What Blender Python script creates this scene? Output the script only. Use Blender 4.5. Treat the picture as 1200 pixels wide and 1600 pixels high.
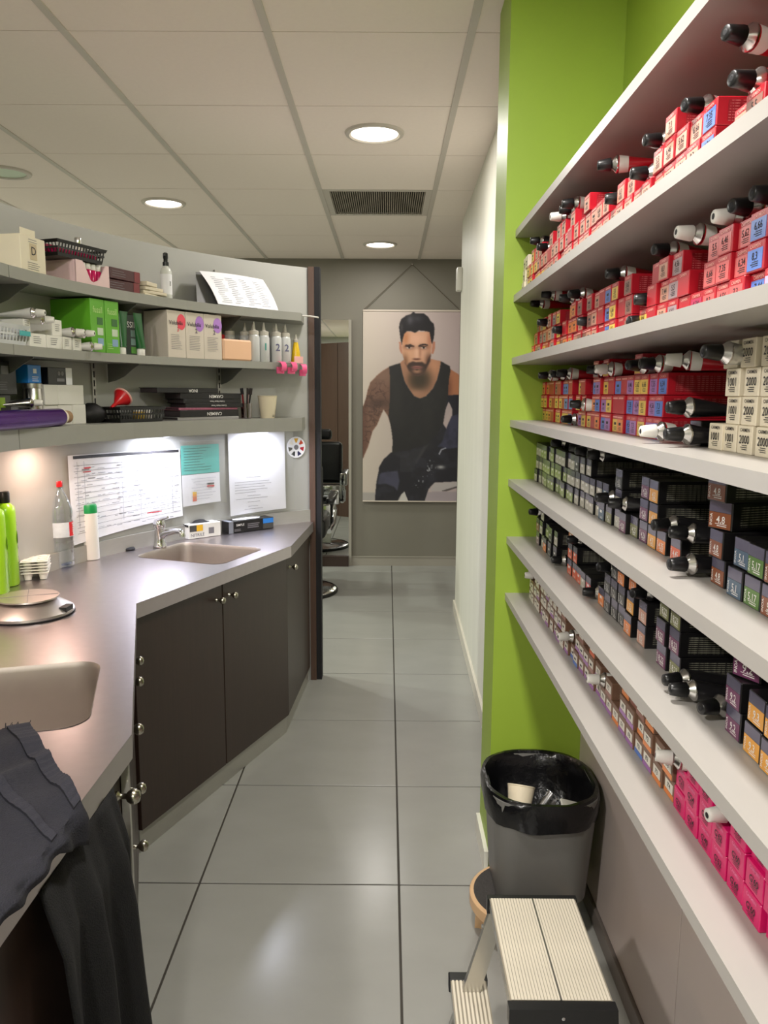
import bpy, bmesh, math, random
import numpy as np
from mathutils import Matrix, Vector

random.seed(7)
rng = np.random.default_rng(11)
for o in list(bpy.data.objects):
    bpy.data.objects.remove(o)
scene = bpy.context.scene
COL = scene.collection
PI = math.pi


def lin(c):
    return tuple((v / 255 / 12.92) if v / 255 <= .04045 else ((v / 255 + .055) / 1.055) ** 2.4 for v in c)


# ------------------------------------------------------------------ camera
EYE = 1.4092
FPX = 1226.09
ROT = ((0.99997024, 0.00470412, 0.00611417), (0.00674407, -0.14825624, -0.98892599), (-0.00374557, 0.98893779, -0.14828355))
cam_d = bpy.data.cameras.new('camera')
cam_d.sensor_fit = 'VERTICAL'
cam_d.sensor_height = 32
cam_d.lens = FPX * 32 / 1600
cam_d.clip_start = .02
cam = bpy.data.objects.new('camera', cam_d)
COL.objects.link(cam)
r_, d_, f_ = (Vector(v) for v in ROT)
cam.matrix_world = Matrix(((r_.x, -d_.x, -f_.x, 0), (r_.y, -d_.y, -f_.y, 0), (r_.z, -d_.z, -f_.z, EYE), (0, 0, 0, 1)))
scene.camera = cam

# ------------------------------------------------------------------ world, exposure
w = bpy.data.worlds.new('room_air')
scene.world = w
w.use_nodes = True
w.node_tree.nodes['Background'].inputs[0].default_value = (.9, .95, 1, 1)
w.node_tree.nodes['Background'].inputs[1].default_value = .02
vs = scene.view_settings
vs.view_transform = 'Standard'
vs.look = 'None'
vs.gamma = 1
vs.use_curve_mapping = False
vs.exposure = 0.38
scene.cycles.max_bounces = 8
scene.cycles.glossy_bounces = 4
scene.cycles.transmission_bounces = 4

CEIL = 2.463
LAMP_W = 17.0
SPOT_W = 4.2

# ------------------------------------------------------------------ materials
MATS = {}


def M(name, rgb, rough=.5, metal=0., var=.05, scale=14., stretch=(1, 1, 1), bump=0., bscale=120., spec=.5, emit=0., coat=0.):
    if name in MATS:
        return MATS[name]
    m = bpy.data.materials.new(name)
    m.use_nodes = True
    nt = m.node_tree
    b = nt.nodes['Principled BSDF']
    c = lin(rgb)
    b.inputs['Roughness'].default_value = rough
    b.inputs['Metallic'].default_value = metal
    b.inputs['Specular IOR Level'].default_value = spec
    b.inputs['Base Color'].default_value = (*c, 1)
    if coat:
        b.inputs['Coat Weight'].default_value = coat
        b.inputs['Coat Roughness'].default_value = .12
    if emit:
        b.inputs['Emission Color'].default_value = (*c, 1)
        b.inputs['Emission Strength'].default_value = emit
    tc = nt.nodes.new('ShaderNodeTexCoord')
    if var:
        mp = nt.nodes.new('ShaderNodeMapping')
        mp.inputs['Scale'].default_value = stretch
        nz = nt.nodes.new('ShaderNodeTexNoise')
        nz.inputs['Scale'].default_value = scale
        nz.inputs['Detail'].default_value = 5
        mx = nt.nodes.new('ShaderNodeMix')
        mx.data_type = 'RGBA'
        mx.inputs[6].default_value = (*[v * (1 - var * 2) for v in c], 1)
        mx.inputs[7].default_value = (*[min(1, v * (1 + var * 2)) for v in c], 1)
        nt.links.new(tc.outputs['Object'], mp.inputs['Vector'])
        nt.links.new(mp.outputs[0], nz.inputs['Vector'])
        nt.links.new(nz.outputs['Fac'], mx.inputs[0])
        nt.links.new(mx.outputs[2], b.inputs['Base Color'])
    if bump:
        nb = nt.nodes.new('ShaderNodeTexNoise')
        nb.inputs['Scale'].default_value = bscale
        nb.inputs['Detail'].default_value = 3
        bp = nt.nodes.new('ShaderNodeBump')
        bp.inputs['Strength'].default_value = bump
        bp.inputs['Distance'].default_value = .002
        nt.links.new(tc.outputs['Object'], nb.inputs['Vector'])
        nt.links.new(nb.outputs['Fac'], bp.inputs['Height'])
        nt.links.new(bp.outputs[0], b.inputs['Normal'])
    MATS[name] = m
    return m


def M_clear(name, fac=.14, tint=(1, 1, 1), rough=.06):
    """thin clear plastic: mostly transparent with a glossy skin"""
    if name in MATS:
        return MATS[name]
    m = bpy.data.materials.new(name)
    m.use_nodes = True
    nt = m.node_tree
    nt.nodes.remove(nt.nodes['Principled BSDF'])
    out = nt.nodes['Material Output']
    t = nt.nodes.new('ShaderNodeBsdfTransparent')
    t.inputs[0].default_value = (*tint, 1)
    g = nt.nodes.new('ShaderNodeBsdfGlossy')
    g.inputs['Roughness'].default_value = rough
    lw = nt.nodes.new('ShaderNodeLayerWeight')
    lw.inputs[0].default_value = .35
    ad = nt.nodes.new('ShaderNodeMath')
    ad.operation = 'MULTIPLY_ADD'
    ad.inputs[1].default_value = .55
    ad.inputs[2].default_value = fac
    mx = nt.nodes.new('ShaderNodeMixShader')
    nt.links.new(lw.outputs['Facing'], ad.inputs[0])
    nt.links.new(ad.outputs[0], mx.inputs[0])
    nt.links.new(t.outputs[0], mx.inputs[1])
    nt.links.new(g.outputs[0], mx.inputs[2])
    nt.links.new(mx.outputs[0], out.inputs[0])
    MATS[name] = m
    return m


def M_print(name, bg, ink, scale=260., axis='z', rough=.4, dens=.5):
    """small print: lines of broken ink on a coloured panel"""
    if name in MATS:
        return MATS[name]
    m = M(name, bg, rough, var=0)
    nt = m.node_tree
    b = nt.nodes['Principled BSDF']
    tc = nt.nodes.new('ShaderNodeTexCoord')
    mp = nt.nodes.new('ShaderNodeMapping')
    mp.inputs['Scale'].default_value = (90, 90, 3)
    nz = nt.nodes.new('ShaderNodeTexNoise')
    nz.inputs['Scale'].default_value = 4
    wv = nt.nodes.new('ShaderNodeTexWave')
    wv.bands_direction = 'Z'
    wv.inputs['Scale'].default_value = scale
    mu = nt.nodes.new('ShaderNodeMath')
    mu.operation = 'MULTIPLY'
    gt = nt.nodes.new('ShaderNodeMath')
    gt.operation = 'GREATER_THAN'
    gt.inputs[1].default_value = 1 - dens * 1.35
    mx = nt.nodes.new('ShaderNodeMix')
    mx.data_type = 'RGBA'
    mx.inputs[6].default_value = (*lin(bg), 1)
    mx.inputs[7].default_value = (*lin(ink), 1)
    nt.links.new(tc.outputs['Object'], mp.inputs[0])
    nt.links.new(mp.outputs[0], nz.inputs['Vector'])
    nt.links.new(tc.outputs['Object'], wv.inputs['Vector'])
    nt.links.new(wv.outputs['Fac'], mu.inputs[0])
    nt.links.new(nz.outputs['Fac'], mu.inputs[1])
    nt.links.new(mu.outputs[0], gt.inputs[0])
    nt.links.new(gt.outputs[0], mx.inputs[0])
    nt.links.new(mx.outputs[2], b.inputs['Base Color'])
    return m


m_tile = M('floor_tile_stone', (150, 150, 144), .23, var=.045, scale=3.5, stretch=(1, 2.2, 1), bump=.06, bscale=40)
m_grout = M('grout', (62, 58, 52), .9)
m_ceil = M('ceiling_board', (248, 236, 226), .9, var=.012, scale=60, bump=.08, bscale=300)
m_runner = M('ceiling_metal_white', (205, 198, 188), .5, var=0)
m_dark = M('dark_gap', (60, 56, 52), .9, var=0)
m_green = M('green_paint', (148, 176, 58), .45, var=.03, scale=5)
m_white = M('white_plaster', (220, 219, 205), .5, var=.04, scale=9, stretch=(1, 1, .12), bump=.25, bscale=28)
m_farwall = M('taupe_paint', (128, 124, 112), .6, var=.03, scale=3)
m_farwall2 = M('pale_taupe_paint', (160, 155, 143), .7, var=.02, scale=3)
m_part = M('light_grey_laminate', (168, 168, 163), .4, var=.015, scale=6)
m_shelfl = M('mid_grey_laminate', (146, 146, 138), .42, var=.02, scale=8)
m_shelfr = M('pale_grey_laminate', (170, 166, 160), .38, var=.02, scale=7)
m_panel = M('mauve_grey_laminate', (190, 177, 170), .35, var=.03, scale=4)
m_wenge = M('wenge_veneer', (52, 38, 31), .38, var=.14, scale=10, stretch=(14, 14, .5))
m_wenge2 = M('brown_veneer', (84, 62, 50), .4, var=.12, scale=10, stretch=(12, 12, .5))
m_black = M('black_plastic', (20, 20, 21), .35, var=0)
m_blackm = M('matt_black', (18, 18, 22), .7, var=0)
m_plinth = M('brushed_grey_plinth', (165, 163, 155), .35, metal=.3, var=.03, scale=20, stretch=(1, 1, 8))
m_steel = M('brushed_steel', (192, 184, 186), .32, metal=1, var=.03, scale=40, stretch=(1, 1, 1), bump=.05, bscale=90)
m_basin = M('satin_steel', (190, 180, 172), .5, metal=1, var=.03, scale=20)
m_knob = M('satin_nickel', (176, 172, 158), .25, metal=1, var=0)
m_chrome = M('chrome', (215, 215, 218), .08, metal=1, var=0)
m_alu = M('aluminium', (190, 188, 182), .32, metal=1, var=.03, scale=30)
m_paper = M('white_paper', (236, 236, 240), .6, var=.01)
m_whitep = M('white_plastic', (228, 226, 218), .4, var=0)
m_cream = M('cream_card', (226, 216, 192), .5, var=.02)
m_kraft = M('kraft_card', (150, 118, 84), .7, var=.05)
m_ink = M('dark_ink', (40, 38, 40), .6, var=0)
m_inkl = M('grey_ink', (120, 118, 122), .6, var=0)
m_white_ink = M('white_ink', (232, 230, 226), .5, var=0)
m_red = M('red_card', (178, 24, 40), .34, var=.04, scale=30)
m_mag = M('magenta_card', (214, 24, 104), .32, var=.04, scale=30)
m_brownc = M('brown_card', (118, 88, 70), .4, var=.05, scale=30)
m_blackc = M('black_card', (24, 23, 24), .3, var=.04, scale=30)
m_mirror = M('mirror_glass', (215, 218, 215), .01, metal=1, var=0)
m_silver = M('silver_foil', (205, 203, 200), .24, metal=1, var=0)
m_clear = M_clear('clear_plastic')


# ------------------------------------------------------------------ mesh building
class MB:
    def __init__(s):
        s.v, s.f = [], []

    def add(s, vs, fs):
        o = len(s.v)
        s.v += [tuple(v) for v in vs]
        s.f += [[i + o for i in f] for f in fs]
        return s

    def box(s, x0, x1, y0, y1, z0, z1, bev=0., seg=1):
        if bev <= 0:
            return s.add([(x0, y0, z0), (x1, y0, z0), (x1, y1, z0), (x0, y1, z0), (x0, y0, z1), (x1, y0, z1), (x1, y1, z1), (x0, y1, z1)],
                         [(0, 3, 2, 1), (4, 5, 6, 7), (0, 1, 5, 4), (1, 2, 6, 5), (2, 3, 7, 6), (3, 0, 4, 7)])
        bm = bmesh.new()
        bmesh.ops.create_cube(bm, size=1)
        for v in bm.verts:
            v.co = ((x0 + x1) / 2 + v.co.x * (x1 - x0), (y0 + y1) / 2 + v.co.y * (y1 - y0), (z0 + z1) / 2 + v.co.z * (z1 - z0))
        bmesh.ops.bevel(bm, geom=bm.edges[:], offset=bev, segments=seg, affect='EDGES', profile=.5)
        bm.verts.index_update()
        s.add([v.co[:] for v in bm.verts], [[v.index for v in f.verts] for f in bm.faces])
        bm.free()
        return s

    def lathe(s, prof, n=20, c=(0, 0, 0), axis='z', cap=True, sx=1., sy=1.):
        vs, fs = [], []
        for r, h in prof:
            for k in range(n):
                a = 2 * PI * k / n
                p = (r * math.cos(a) * sx, r * math.sin(a) * sy, h)
                if axis == 'x':
                    p = (h, p[0], p[1])
                elif axis == 'y':
                    p = (p[0], h, p[1])
                vs.append((p[0] + c[0], p[1] + c[1], p[2] + c[2]))
        for i in range(len(prof) - 1):
            for k in range(n):
                a, b = i * n + k, i * n + (k + 1) % n
                fs.append((a, b, b + n, a + n))
        if cap:
            fs.append(list(range(n))[::-1])
            fs.append([(len(prof) - 1) * n + k for k in range(n)])
        return s.add(vs, fs)

    def tube(s, pts, r, n=8, cap=True):
        pts = [Vector(p) for p in pts]
        rings = []
        up = Vector((0, 0, 1))
        for i, p in enumerate(pts):
            t = (pts[min(i + 1, len(pts) - 1)] - pts[max(i - 1, 0)]).normalized()
            a = t.cross(up)
            if a.length < 1e-3:
                a = t.cross(Vector((0, 1, 0)))
            a.normalize()
            b = t.cross(a).normalized()
            rr = r[i] if isinstance(r, (list, tuple)) else r
            rings.append([(p + a * rr * math.cos(2 * PI * k / n) + b * rr * math.sin(2 * PI * k / n))[:] for k in range(n)])
        return s.loft(rings, cap)

    def loft(s, rings, cap=True, closed=True):
        n = len(rings[0])
        vs = [p for ring in rings for p in ring]
        fs = []
        for i in range(len(rings) - 1):
            for k in range(n if closed else n - 1):
                a, b = i * n + k, i * n + (k + 1) % n
                fs.append((a, b, b + n, a + n))
        if cap:
            fs.append(list(range(n))[::-1])
            fs.append([(len(rings) - 1) * n + k for k in range(n)])
        return s.add(vs, fs)

    def prism(s, poly, z0, z1):
        n = len(poly)
        return s.add([(x, y, z0) for x, y in poly] + [(x, y, z1) for x, y in poly],
                     [list(range(n))[::-1], list(range(n, 2 * n))] + [(k, (k + 1) % n, (k + 1) % n + n, k + n) for k in range(n)])

    def prism_y(s, poly, y0, y1):      # poly in x,z
        n = len(poly)
        return s.add([(x, y0, z) for x, z in poly] + [(x, y1, z) for x, z in poly],
                     [list(range(n)), list(range(n, 2 * n))[::-1]] + [(k, k + n, (k + 1) % n + n, (k + 1) % n) for k in range(n)])

    def quad_x(s, X, y0, y1, z0, z1):  # faces -X
        return s.add([(X, y0, z0), (X, y1, z0), (X, y1, z1), (X, y0, z1)], [(0, 3, 2, 1)])

    def quad_y(s, Y, x0, x1, z0, z1):  # faces -Y
        return s.add([(x0, Y, z0), (x1, Y, z0), (x1, Y, z1), (x0, Y, z1)], [(0, 1, 2, 3)])

    def mesh(s, name, mat, smooth=None, fix=True):
        me = bpy.data.meshes.new(name)
        me.from_pydata(s.v, [], s.f)
        if fix:
            bm = bmesh.new()
            bm.from_mesh(me)
            bmesh.ops.recalc_face_normals(bm, faces=bm.faces[:])
            bm.to_mesh(me)
            bm.free()
        me.materials.append(mat)
        if smooth:
            me.shade_smooth()
            me.set_sharp_from_angle(angle=math.radians(smooth))
        return me

    def build(s, name, mat, parent=None, smooth=None, loc=(0, 0, 0), rot=(0, 0, 0), fix=True):
        return link(name, s.mesh(name, mat, smooth, fix), parent, loc, rot)


def link(name, me, parent=None, loc=(0, 0, 0), rot=(0, 0, 0)):
    o = bpy.data.objects.new(name, me)
    COL.objects.link(o)
    o.location = loc
    o.rotation_euler = rot
    if parent is not None:
        o.parent = parent
    return o


def tag(o, label=None, cat=None, group=None, kind=None):
    if label:
        o['label'] = label
    if cat:
        o['category'] = cat
    if group:
        o['group'] = group
    if kind:
        o['kind'] = kind
    return o


def thing(name, label, cat, loc=(0, 0, 0), rotz=0., group=None):
    return tag(link(name, None, None, loc, (0, 0, rotz)), label, cat, group)


def struct(name, mb, mat, parent=None, smooth=None):
    o = mb.build(name, mat, parent, smooth)
    if parent is None:
        o['kind'] = 'structure'
    return o


def copy_tree(o, parent=None):
    c = o.copy()
    COL.objects.link(c)
    c.parent = parent
    for ch in list(o.children):
        copy_tree(ch, c)
    return c


TXT = {}


def text_pts(s, size, bold=0.):
    """flat lettering as (verts, faces) in the xy plane, centred"""
    k = (s, bold)
    if k not in TXT:
        cu = bpy.data.curves.new('lettering', 'FONT')
        cu.body = s
        cu.size = 1
        cu.align_x = 'CENTER'
        cu.align_y = 'CENTER'
        cu.resolution_u = 2
        cu.offset = bold
        ob = bpy.data.objects.new('lettering', cu)
        me = bpy.data.meshes.new_from_object(ob)
        TXT[k] = ([v.co[:2] for v in me.vertices], [list(p.vertices) for p in me.polygons])
        bpy.data.objects.remove(ob)
        bpy.data.meshes.remove(me)
        bpy.data.curves.remove(cu)
    v, f = TXT[k]
    return [(x * size, y * size) for x, y in v], f


def txt_x(mb, s, size, X, y, z, sx=1., rot=0., bold=.01):   # on a face that looks to -X
    v, f = text_pts(s, size, bold)
    c, q = math.cos(rot), math.sin(rot)
    return mb.add([(X, y - (a * sx * c - b * q), z + (a * sx * q + b * c)) for a, b in v], f)


def txt_y(mb, s, size, Y, x, z, sx=1., rot=0., bold=.01):   # on a face that looks to -Y
    v, f = text_pts(s, size, bold)
    c, q = math.cos(rot), math.sin(rot)
    return mb.add([(x + (a * sx * c - b * q), Y, z + (a * sx * q + b * c)) for a, b in v], f)


def rounded(poly, r, n=5):
    out = []
    m = len(poly)
    for i in range(m):
        p0, p1, p2 = (Vector(poly[(i + k) % m]) for k in (-1, 0, 1))
        a, b = (p0 - p1).normalized(), (p2 - p1).normalized()
        ang = a.angle(b)
        t = r / math.tan(ang / 2)
        c = p1 + (a + b).normalized() * (r / math.sin(ang / 2))
        s, e = p1 + a * t, p1 + b * t
        a0, a1 = math.atan2(*(s - c).yx), math.atan2(*(e - c).yx)
        da = (a1 - a0 + PI) % (2 * PI) - PI
        out += [(c.x + r * math.cos(a0 + da * k / n), c.y + r * math.sin(a0 + da * k / n)) for k in range(n + 1)]
    return out


# the curved partition and its shelves share one centre; angle 0 looks to -X, growing towards the far end
CX, CY = .788, 2.085
RW = 2.03


def arc(r, ph):
    a = math.radians(ph)
    return (CX - r * math.cos(a), CY + r * math.sin(a))


def at_arc(r, ph, z):
    x, y = arc(r, ph)
    return (x, y, z)


def facing(ph):
    return math.radians(90 - ph)


# ------------------------------------------------------------------ floor
X0, D0, TS = .0422, 2.0954, .5802
flo = struct('floor', MB().box(-3.3, 1.9, -2.3, 6.5, -.06, -.003), m_grout)
tme = MB().box(-TS / 2 + .003, TS / 2 - .003, -TS / 2 + .003, TS / 2 - .003, -.012, 0, .0012).mesh('floor_tile', m_tile)
for i in range(-6, 3):
    for j in range(-8, 8):
        x, y = X0 + (i + .5) * TS, D0 + (j + .5) * TS
        if -3.4 < x < 1.9 and -2.4 < y < 6.6:
            link('floor_tile', tme, flo, (x, y, 0))

# ------------------------------------------------------------------ ceiling
XA, DA = -.3609, 2.4927
ceil = struct('ceiling', MB().box(-3.3, 1.9, -2.3, 6.5, CEIL + .02, CEIL + .06), m_dark)
cme = MB().box(-.289, .289, -.2978, .2978, 0, .012).mesh('ceiling_tile', m_ceil)
LAMPS = [(0, 1), (0, 5), (-2, 3), (0, -3), (0, -7), (-2, -5), (-4, 5), (-4, 3)]  # entries after the overhead lamp are unseen, added to brighten niche and salon
LAMP_F = [.42, .32, .7, 1.3, 2.3, 2.6, 1.7, 1.7]
LAMP_C = [(1, .955, .915)] * 6 + [(.93, 1, .90)] * 2
UNLIT = (-3, 2)
VENT = (0, 3)
for i in range(-5, 4):
    for j in range(-8, 7):
        if (i, j) == VENT:
            continue
        link('ceiling_tile', cme, ceil, (XA + (i + .5) * .6, DA + (j + .5) * .6, CEIL))
rme = MB().box(-.012, .012, -2.25, 6.45, 0, .008).mesh('grid_runner', m_runner)
for i in range(-5, 4):
    link('grid_runner', rme, ceil, (XA + i * .6, 0, CEIL - .004))


def lamp_at(ij):
    return XA + (ij[0] + .5) * .6, DA + (ij[1] + .5) * .6


m_glow = M('lamp_diffuser', (255, 244, 228), .5, var=0, emit=7)
m_dead = M('lamp_diffuser_unlit', (205, 222, 200), .4, var=0)
LAMP_LABELS = ['round recessed ceiling light nearest the top of the corridor', 'small round ceiling light just before the dark far wall',
               'round recessed ceiling light above the left shelves', 'round recessed ceiling light overhead near the green niche',
               'round recessed ceiling light behind the viewer', 'round recessed ceiling light behind the viewer over the left wall', 'round recessed ceiling light deep in the salon behind the partition',
               'round recessed ceiling light in the salon left of the partition']
for k, ij in enumerate(LAMPS + [UNLIT]):
    x, y = lamp_at(ij)
    lit = ij != UNLIT
    t = thing('downlight', LAMP_LABELS[k] if lit else 'unlit round ceiling light at the upper left edge', 'light', (x, y, CEIL), group='recessed ceiling lights')
    MB().lathe([(.096, 0), (.096, -.006), (.104, -.011), (.118, -.008), (.122, 0)], 40, cap=False).build('trim_ring', m_runner, t, 40)
    MB().lathe([(.0965, -.0025), (.06, -.0035), (.0, -.004)], 40, cap=False).build('diffuser', m_glow if lit else m_dead, t, 40)
    if lit:
        ld = bpy.data.lights.new('downlight_glow', 'AREA')
        ld.shape = 'DISK'
        ld.size = .185
        ld.energy = LAMP_W * LAMP_F[k]
        ld.color = LAMP_C[k]
        lo = bpy.data.objects.new('downlight_glow', ld)
        COL.objects.link(lo)
        lo.parent = t
        lo.location = (0, 0, -.014)

vx, vy = lamp_at(VENT)
t = thing('ceiling_vent', 'square grey slatted air vent set in the ceiling', 'vent', (vx, vy, CEIL))
MB().box(-.289, .289, -.297, -.262, 0, .012).box(-.289, .289, .262, .297, 0, .012).box(-.289, -.254, -.262, .262, 0, .012).box(.254, .289, -.262, .262, 0, .012).build('vent_frame', m_runner, t)
MB().box(-.254, .254, -.262, .262, .012, .016).build('vent_back', M('vent_dark_grey', (70, 66, 58), .9, var=0), t)  # plain dark plate behind the slats
sl = MB().box(-.0025, .0025, -.261, .261, -.001, .011).mesh('slat', M('vent_grey', (150, 143, 128), .5, var=0))
for k in range(44):
    link('slat', sl, t, (-.249 + k * .498 / 43, 0, 0))

# ------------------------------------------------------------------ walls
FARY = 6.40
struct('wall_far', MB().box(-3.3, 1.9, FARY, FARY + .1, 0, CEIL + .02), m_farwall)
struct('wall_left', MB().box(-3.3, -3.2, -2.3, FARY, 0, CEIL + .02), m_farwall2)
struct('wall_back', MB().box(-3.2, .7, -2.3, -2.2, 0, CEIL + .02), m_part)
struct('wall_corridor', MB().box(1.8, 1.9, 5.03, FARY, 0, CEIL + .02), m_white)
struct('wall_white', MB().prism([(.412, 2.376), (.452, 5.03), (1.8, 5.03), (1.8, 2.376)], 0, CEIL + .02), m_white)
DE = 2.168
struct('wall_green_end', MB().box(.308, 1.8, DE, 2.376, 0, CEIL + .02), m_green)
struct('wall_niche_back', MB().box(.602, .7, -2.2, DE, .0, CEIL + .02), m_green)
struct('baseboard_far', MB().box(-.296, .62, FARY - .012, FARY, 0, .072).box(-.296, .62, FARY - .016, FARY, .072, .078), m_farwall2)
struct('baseboard_white', MB().prism([(.400, 2.378), (.440, 5.042), (.600, 5.042), (.600, 5.03), (.452, 5.03), (.412, 2.378)], 0, .07), M('pale_skirting', (205, 200, 186), .5))
struct('baseboard_green', MB().box(.296, .308, DE - .012, 2.376, 0, .068), m_white)

# curved partition wall, its brown cladding on the far side and the end posts
A0, A1 = -25., 55.2
inner = [arc(RW, A0 + (A1 - A0) * k / 48) for k in range(49)]
outer = [arc(RW + .05, A0 + (A1 - A0) * k / 48) for k in range(49)]
PZ = 1.985
part = MB()
rings = []
for (a, b) in zip([(inner[0][0], -1.2)] + inner, [(inner[0][0] - .05, -1.2)] + outer):
    rings.append([(a[0], a[1], 0), (a[0], a[1], PZ), (b[0], b[1], PZ), (b[0], b[1], 0)])
part.loft(rings)
wall_p = struct('wall_partition', part, m_part, smooth=30)
for a, b in ((4, 22), (22.3, 39.5), (39.8, 49.5), (49.7, 55.2)):
    rr = []
    for k in range(9):
        ph = a + (b - a) * k / 8
        p, q = arc(RW + .051, ph), arc(RW + .069, ph)
        rr.append([(p[0], p[1], .0), (p[0], p[1], PZ), (q[0], q[1], PZ), (q[0], q[1], .0)])
    MB().loft(rr).build('cladding_panel', m_wenge2, wall_p, 30)
ex, ey = arc(RW, A1)
MB().box(ex - .002, ex + .026, ey - .012, ey + .06, 0, PZ + .004).build('end_post', m_wenge2, wall_p)
MB().box(ex + .026, ex + .052, ey - .004, ey + .06, 0, PZ + .004).build('end_post', m_blackm, wall_p)

# ------------------------------------------------------------------ counter on the left
CZ = .80
front = [(-.458, -.9), (-.458, 1.339), (-.731, 2.226), (-.387, 3.122), (-.354, 3.728)]
back = [arc(RW - .004, A1 - .3 - (A1 - .3 - A0) * k / 40) for k in range(41)] + [(-1.045, -.9)]
sink1 = rounded([(-.655, 1.735), (-.548, 1.372), (-.905, 1.262), (-1.012, 1.626)], .055, 6)
sink2 = rounded([(-.952, 2.885), (-.842, 3.190), (-.484, 3.062), (-.596, 2.752)], .045, 6)


def plate(outline, holes, z):
    bm = bmesh.new()
    for loop in [outline] + holes:
        vs = [bm.verts.new((x, y, z)) for x, y in loop]
        for k in range(len(vs)):
            bm.edges.new((vs[k], vs[(k + 1) % len(vs)]))
    bmesh.ops.triangle_fill(bm, use_beauty=True, edges=bm.edges[:], normal=(0, 0, 1))
    bm.verts.index_update()
    r = ([v.co[:] for v in bm.verts], [[v.index for v in f.verts] for f in bm.faces])
    bm.free()
    return r


top = thing('worktop', 'long brushed steel worktop with two sinks below the curved wall', 'worktop')
mb = MB()
mb.add(*plate(front + back, [sink1, sink2], CZ))
mb.build('steel_sheet', m_steel, top)
fas = MB()
for (a, b) in zip(front[:-1], front[1:]):
    d = Vector((b[0] - a[0], b[1] - a[1])).normalized()
    n = Vector((-d.y, d.x)) * .02
    fas.prism([a, b, (b[0] + n.x, b[1] + n.y), (a[0] + n.x, a[1] + n.y)], CZ - .046, CZ - .0005)
fas.build('front_edge', m_steel, top)
ups = []
for k in range(41):
    ph = A1 - .2 - (A1 - .2 - A0) * k / 40
    p, q = arc(RW - .001, ph), arc(RW - .013, ph)
    ups.append([(p[0], p[1], CZ - .01), (p[0], p[1], CZ + .058), (q[0], q[1], CZ + .058), (q[0], q[1], CZ - .01)])
MB().loft(ups).build('upstand', m_plinth, top, 30)
for sk, depth, dc in ((sink1, .25, (-.79, 1.50)), (sink2, .16, (-.72, 2.97))):
    cx = sum(p[0] for p in sk) / len(sk)
    cy = sum(p[1] for p in sk) / len(sk)
    rings = []
    for sc, z in ((1.0, CZ + .0012), (.988, CZ - .003), (.978, CZ - .012), (.968, CZ - .04), (.960, CZ - .07), (.952, CZ - depth + .06), (.93, CZ - depth + .03), (.88, CZ - depth + .008), (.80, CZ - depth), (.25, CZ - depth - .006)):
        rings.append([(cx + (x - cx) * sc, cy + (y - cy) * sc, z) for x, y in sk])
    b = MB().loft(rings, cap=False).build('basin', m_basin, top, 85)
    MB().lathe([(.0, CZ - depth - .003), (.022, CZ - depth - .003), (.036, CZ - depth + .001), (.04, CZ - depth - .005)], 24, (cx, cy, 0), cap=False).build('drain', m_chrome, b, 40)

# cabinets below
knob_me = MB().lathe([(.0, 0), (.008, 0), (.008, .004), (.0045, .006), (.0045, .016), (.009, .019), (.0125, .025), (.0125, .030), (.009, .036), (.0, .038)], 16, axis='y', cap=False).mesh('knob', m_knob, 60)


def cabinet(name, label, a, b, doors, depth=.40, plinth=True, drawers=0, knobs=None):
    """base unit between front points a and b (seen from the aisle, a is the nearer end)"""
    a, b = Vector(a), Vector(b)
    L = (b - a).length
    d = (b - a).normalized()
    rz = math.atan2(d.y, d.x)
    # local x runs along the front, local -y looks to the aisle when the aisle is on the right of a->b
    t = thing(name, label, 'cabinet', (a.x, a.y, 0), rz)
    MB().box(.004, L - .004, .022, depth, .075, CZ - .30).build('body', m_wenge, t)
    MB().box(.002, L - .002, .012, .03, 0, .072).build('kickboard', m_plinth, t)
    if drawers:
        for za, zb in ((.075, .481), (.485, .614), (.618, CZ - .052)):
            o = MB().box(.003, L - .003, .002, .02, za, zb, .0012).build('drawer_front', m_wenge, t)
            link('knob', knob_me, o, (L * .72, .002, zb - .045), (PI, 0, 0))
    else:
        wd = L / doors
        for k in range(doors):
            o = MB().box(k * wd + .0025, (k + 1) * wd - .0025, .002, .02, .075, CZ - .052, .0012).build('door', m_wenge, t)
            kx = knobs[k] if knobs else ((k + 1) * wd - .04 if k % 2 == 0 else k * wd + .04)
            link('knob', knob_me, o, (kx, .002, .70), (PI, 0, 0))
    return t


def inset(a, b, e0=0., e1=0., back=.018):
    a, b = Vector(a), Vector(b)
    d = (b - a).normalized()
    n = Vector((-d.y, d.x)) * back
    p, q = a + n + d * e0, b + n - d * e1
    return (p.x, p.y), (q.x, q.y)


# the aisle lies to the right of the direction near -> far, so local -y must face it: local x runs near -> far, -y is right
a, b = inset(front[2], front[3], .006, .0)
cabinet('base_cabinet', 'dark brown base cabinet with two doors under the far sink', a, b, 2, .30)
a, b = inset(front[3], front[4], .004, .01)
cabinet('base_cabinet', 'narrow single door dark brown cabinet at the wall end', a, b, 1, .07, knobs=[.05])
fa, fb = Vector(front[1]), Vector(front[2])
a, b = inset(fa, fb, .34, .03)
L_ = (Vector(b) - Vector(a)).length
cabinet('base_cabinet', 'dark brown cabinet seen edge on at the inner corner', a, b, 2, .26, knobs=[L_ / 2 - .075, L_ / 2 + .085])
a, b = inset(fa, fb, .02, fb.__sub__(fa).length - .335)
cabinet('drawer_cabinet', 'dark brown drawer unit at the bend of the worktop', a, b, 1, .26, drawers=4)
a, b = inset((front[0][0], .75), front[1], 0, .012)
c1 = cabinet('base_cabinet', 'dark brown cabinet behind the hanging black towel', a, b, 1, .38, knobs=[.552])
for ch in c1.children:
    for kn in ch.children:
        kn.scale = (1.1, 1.15, 1.1)
a, b = inset((front[0][0], .10), (front[0][0], .745), 0, 0)
cabinet('base_cabinet', 'dark brown cabinet nearest the camera under the worktop', a, b, 1, .38)
p = Vector(front[1])
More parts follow.
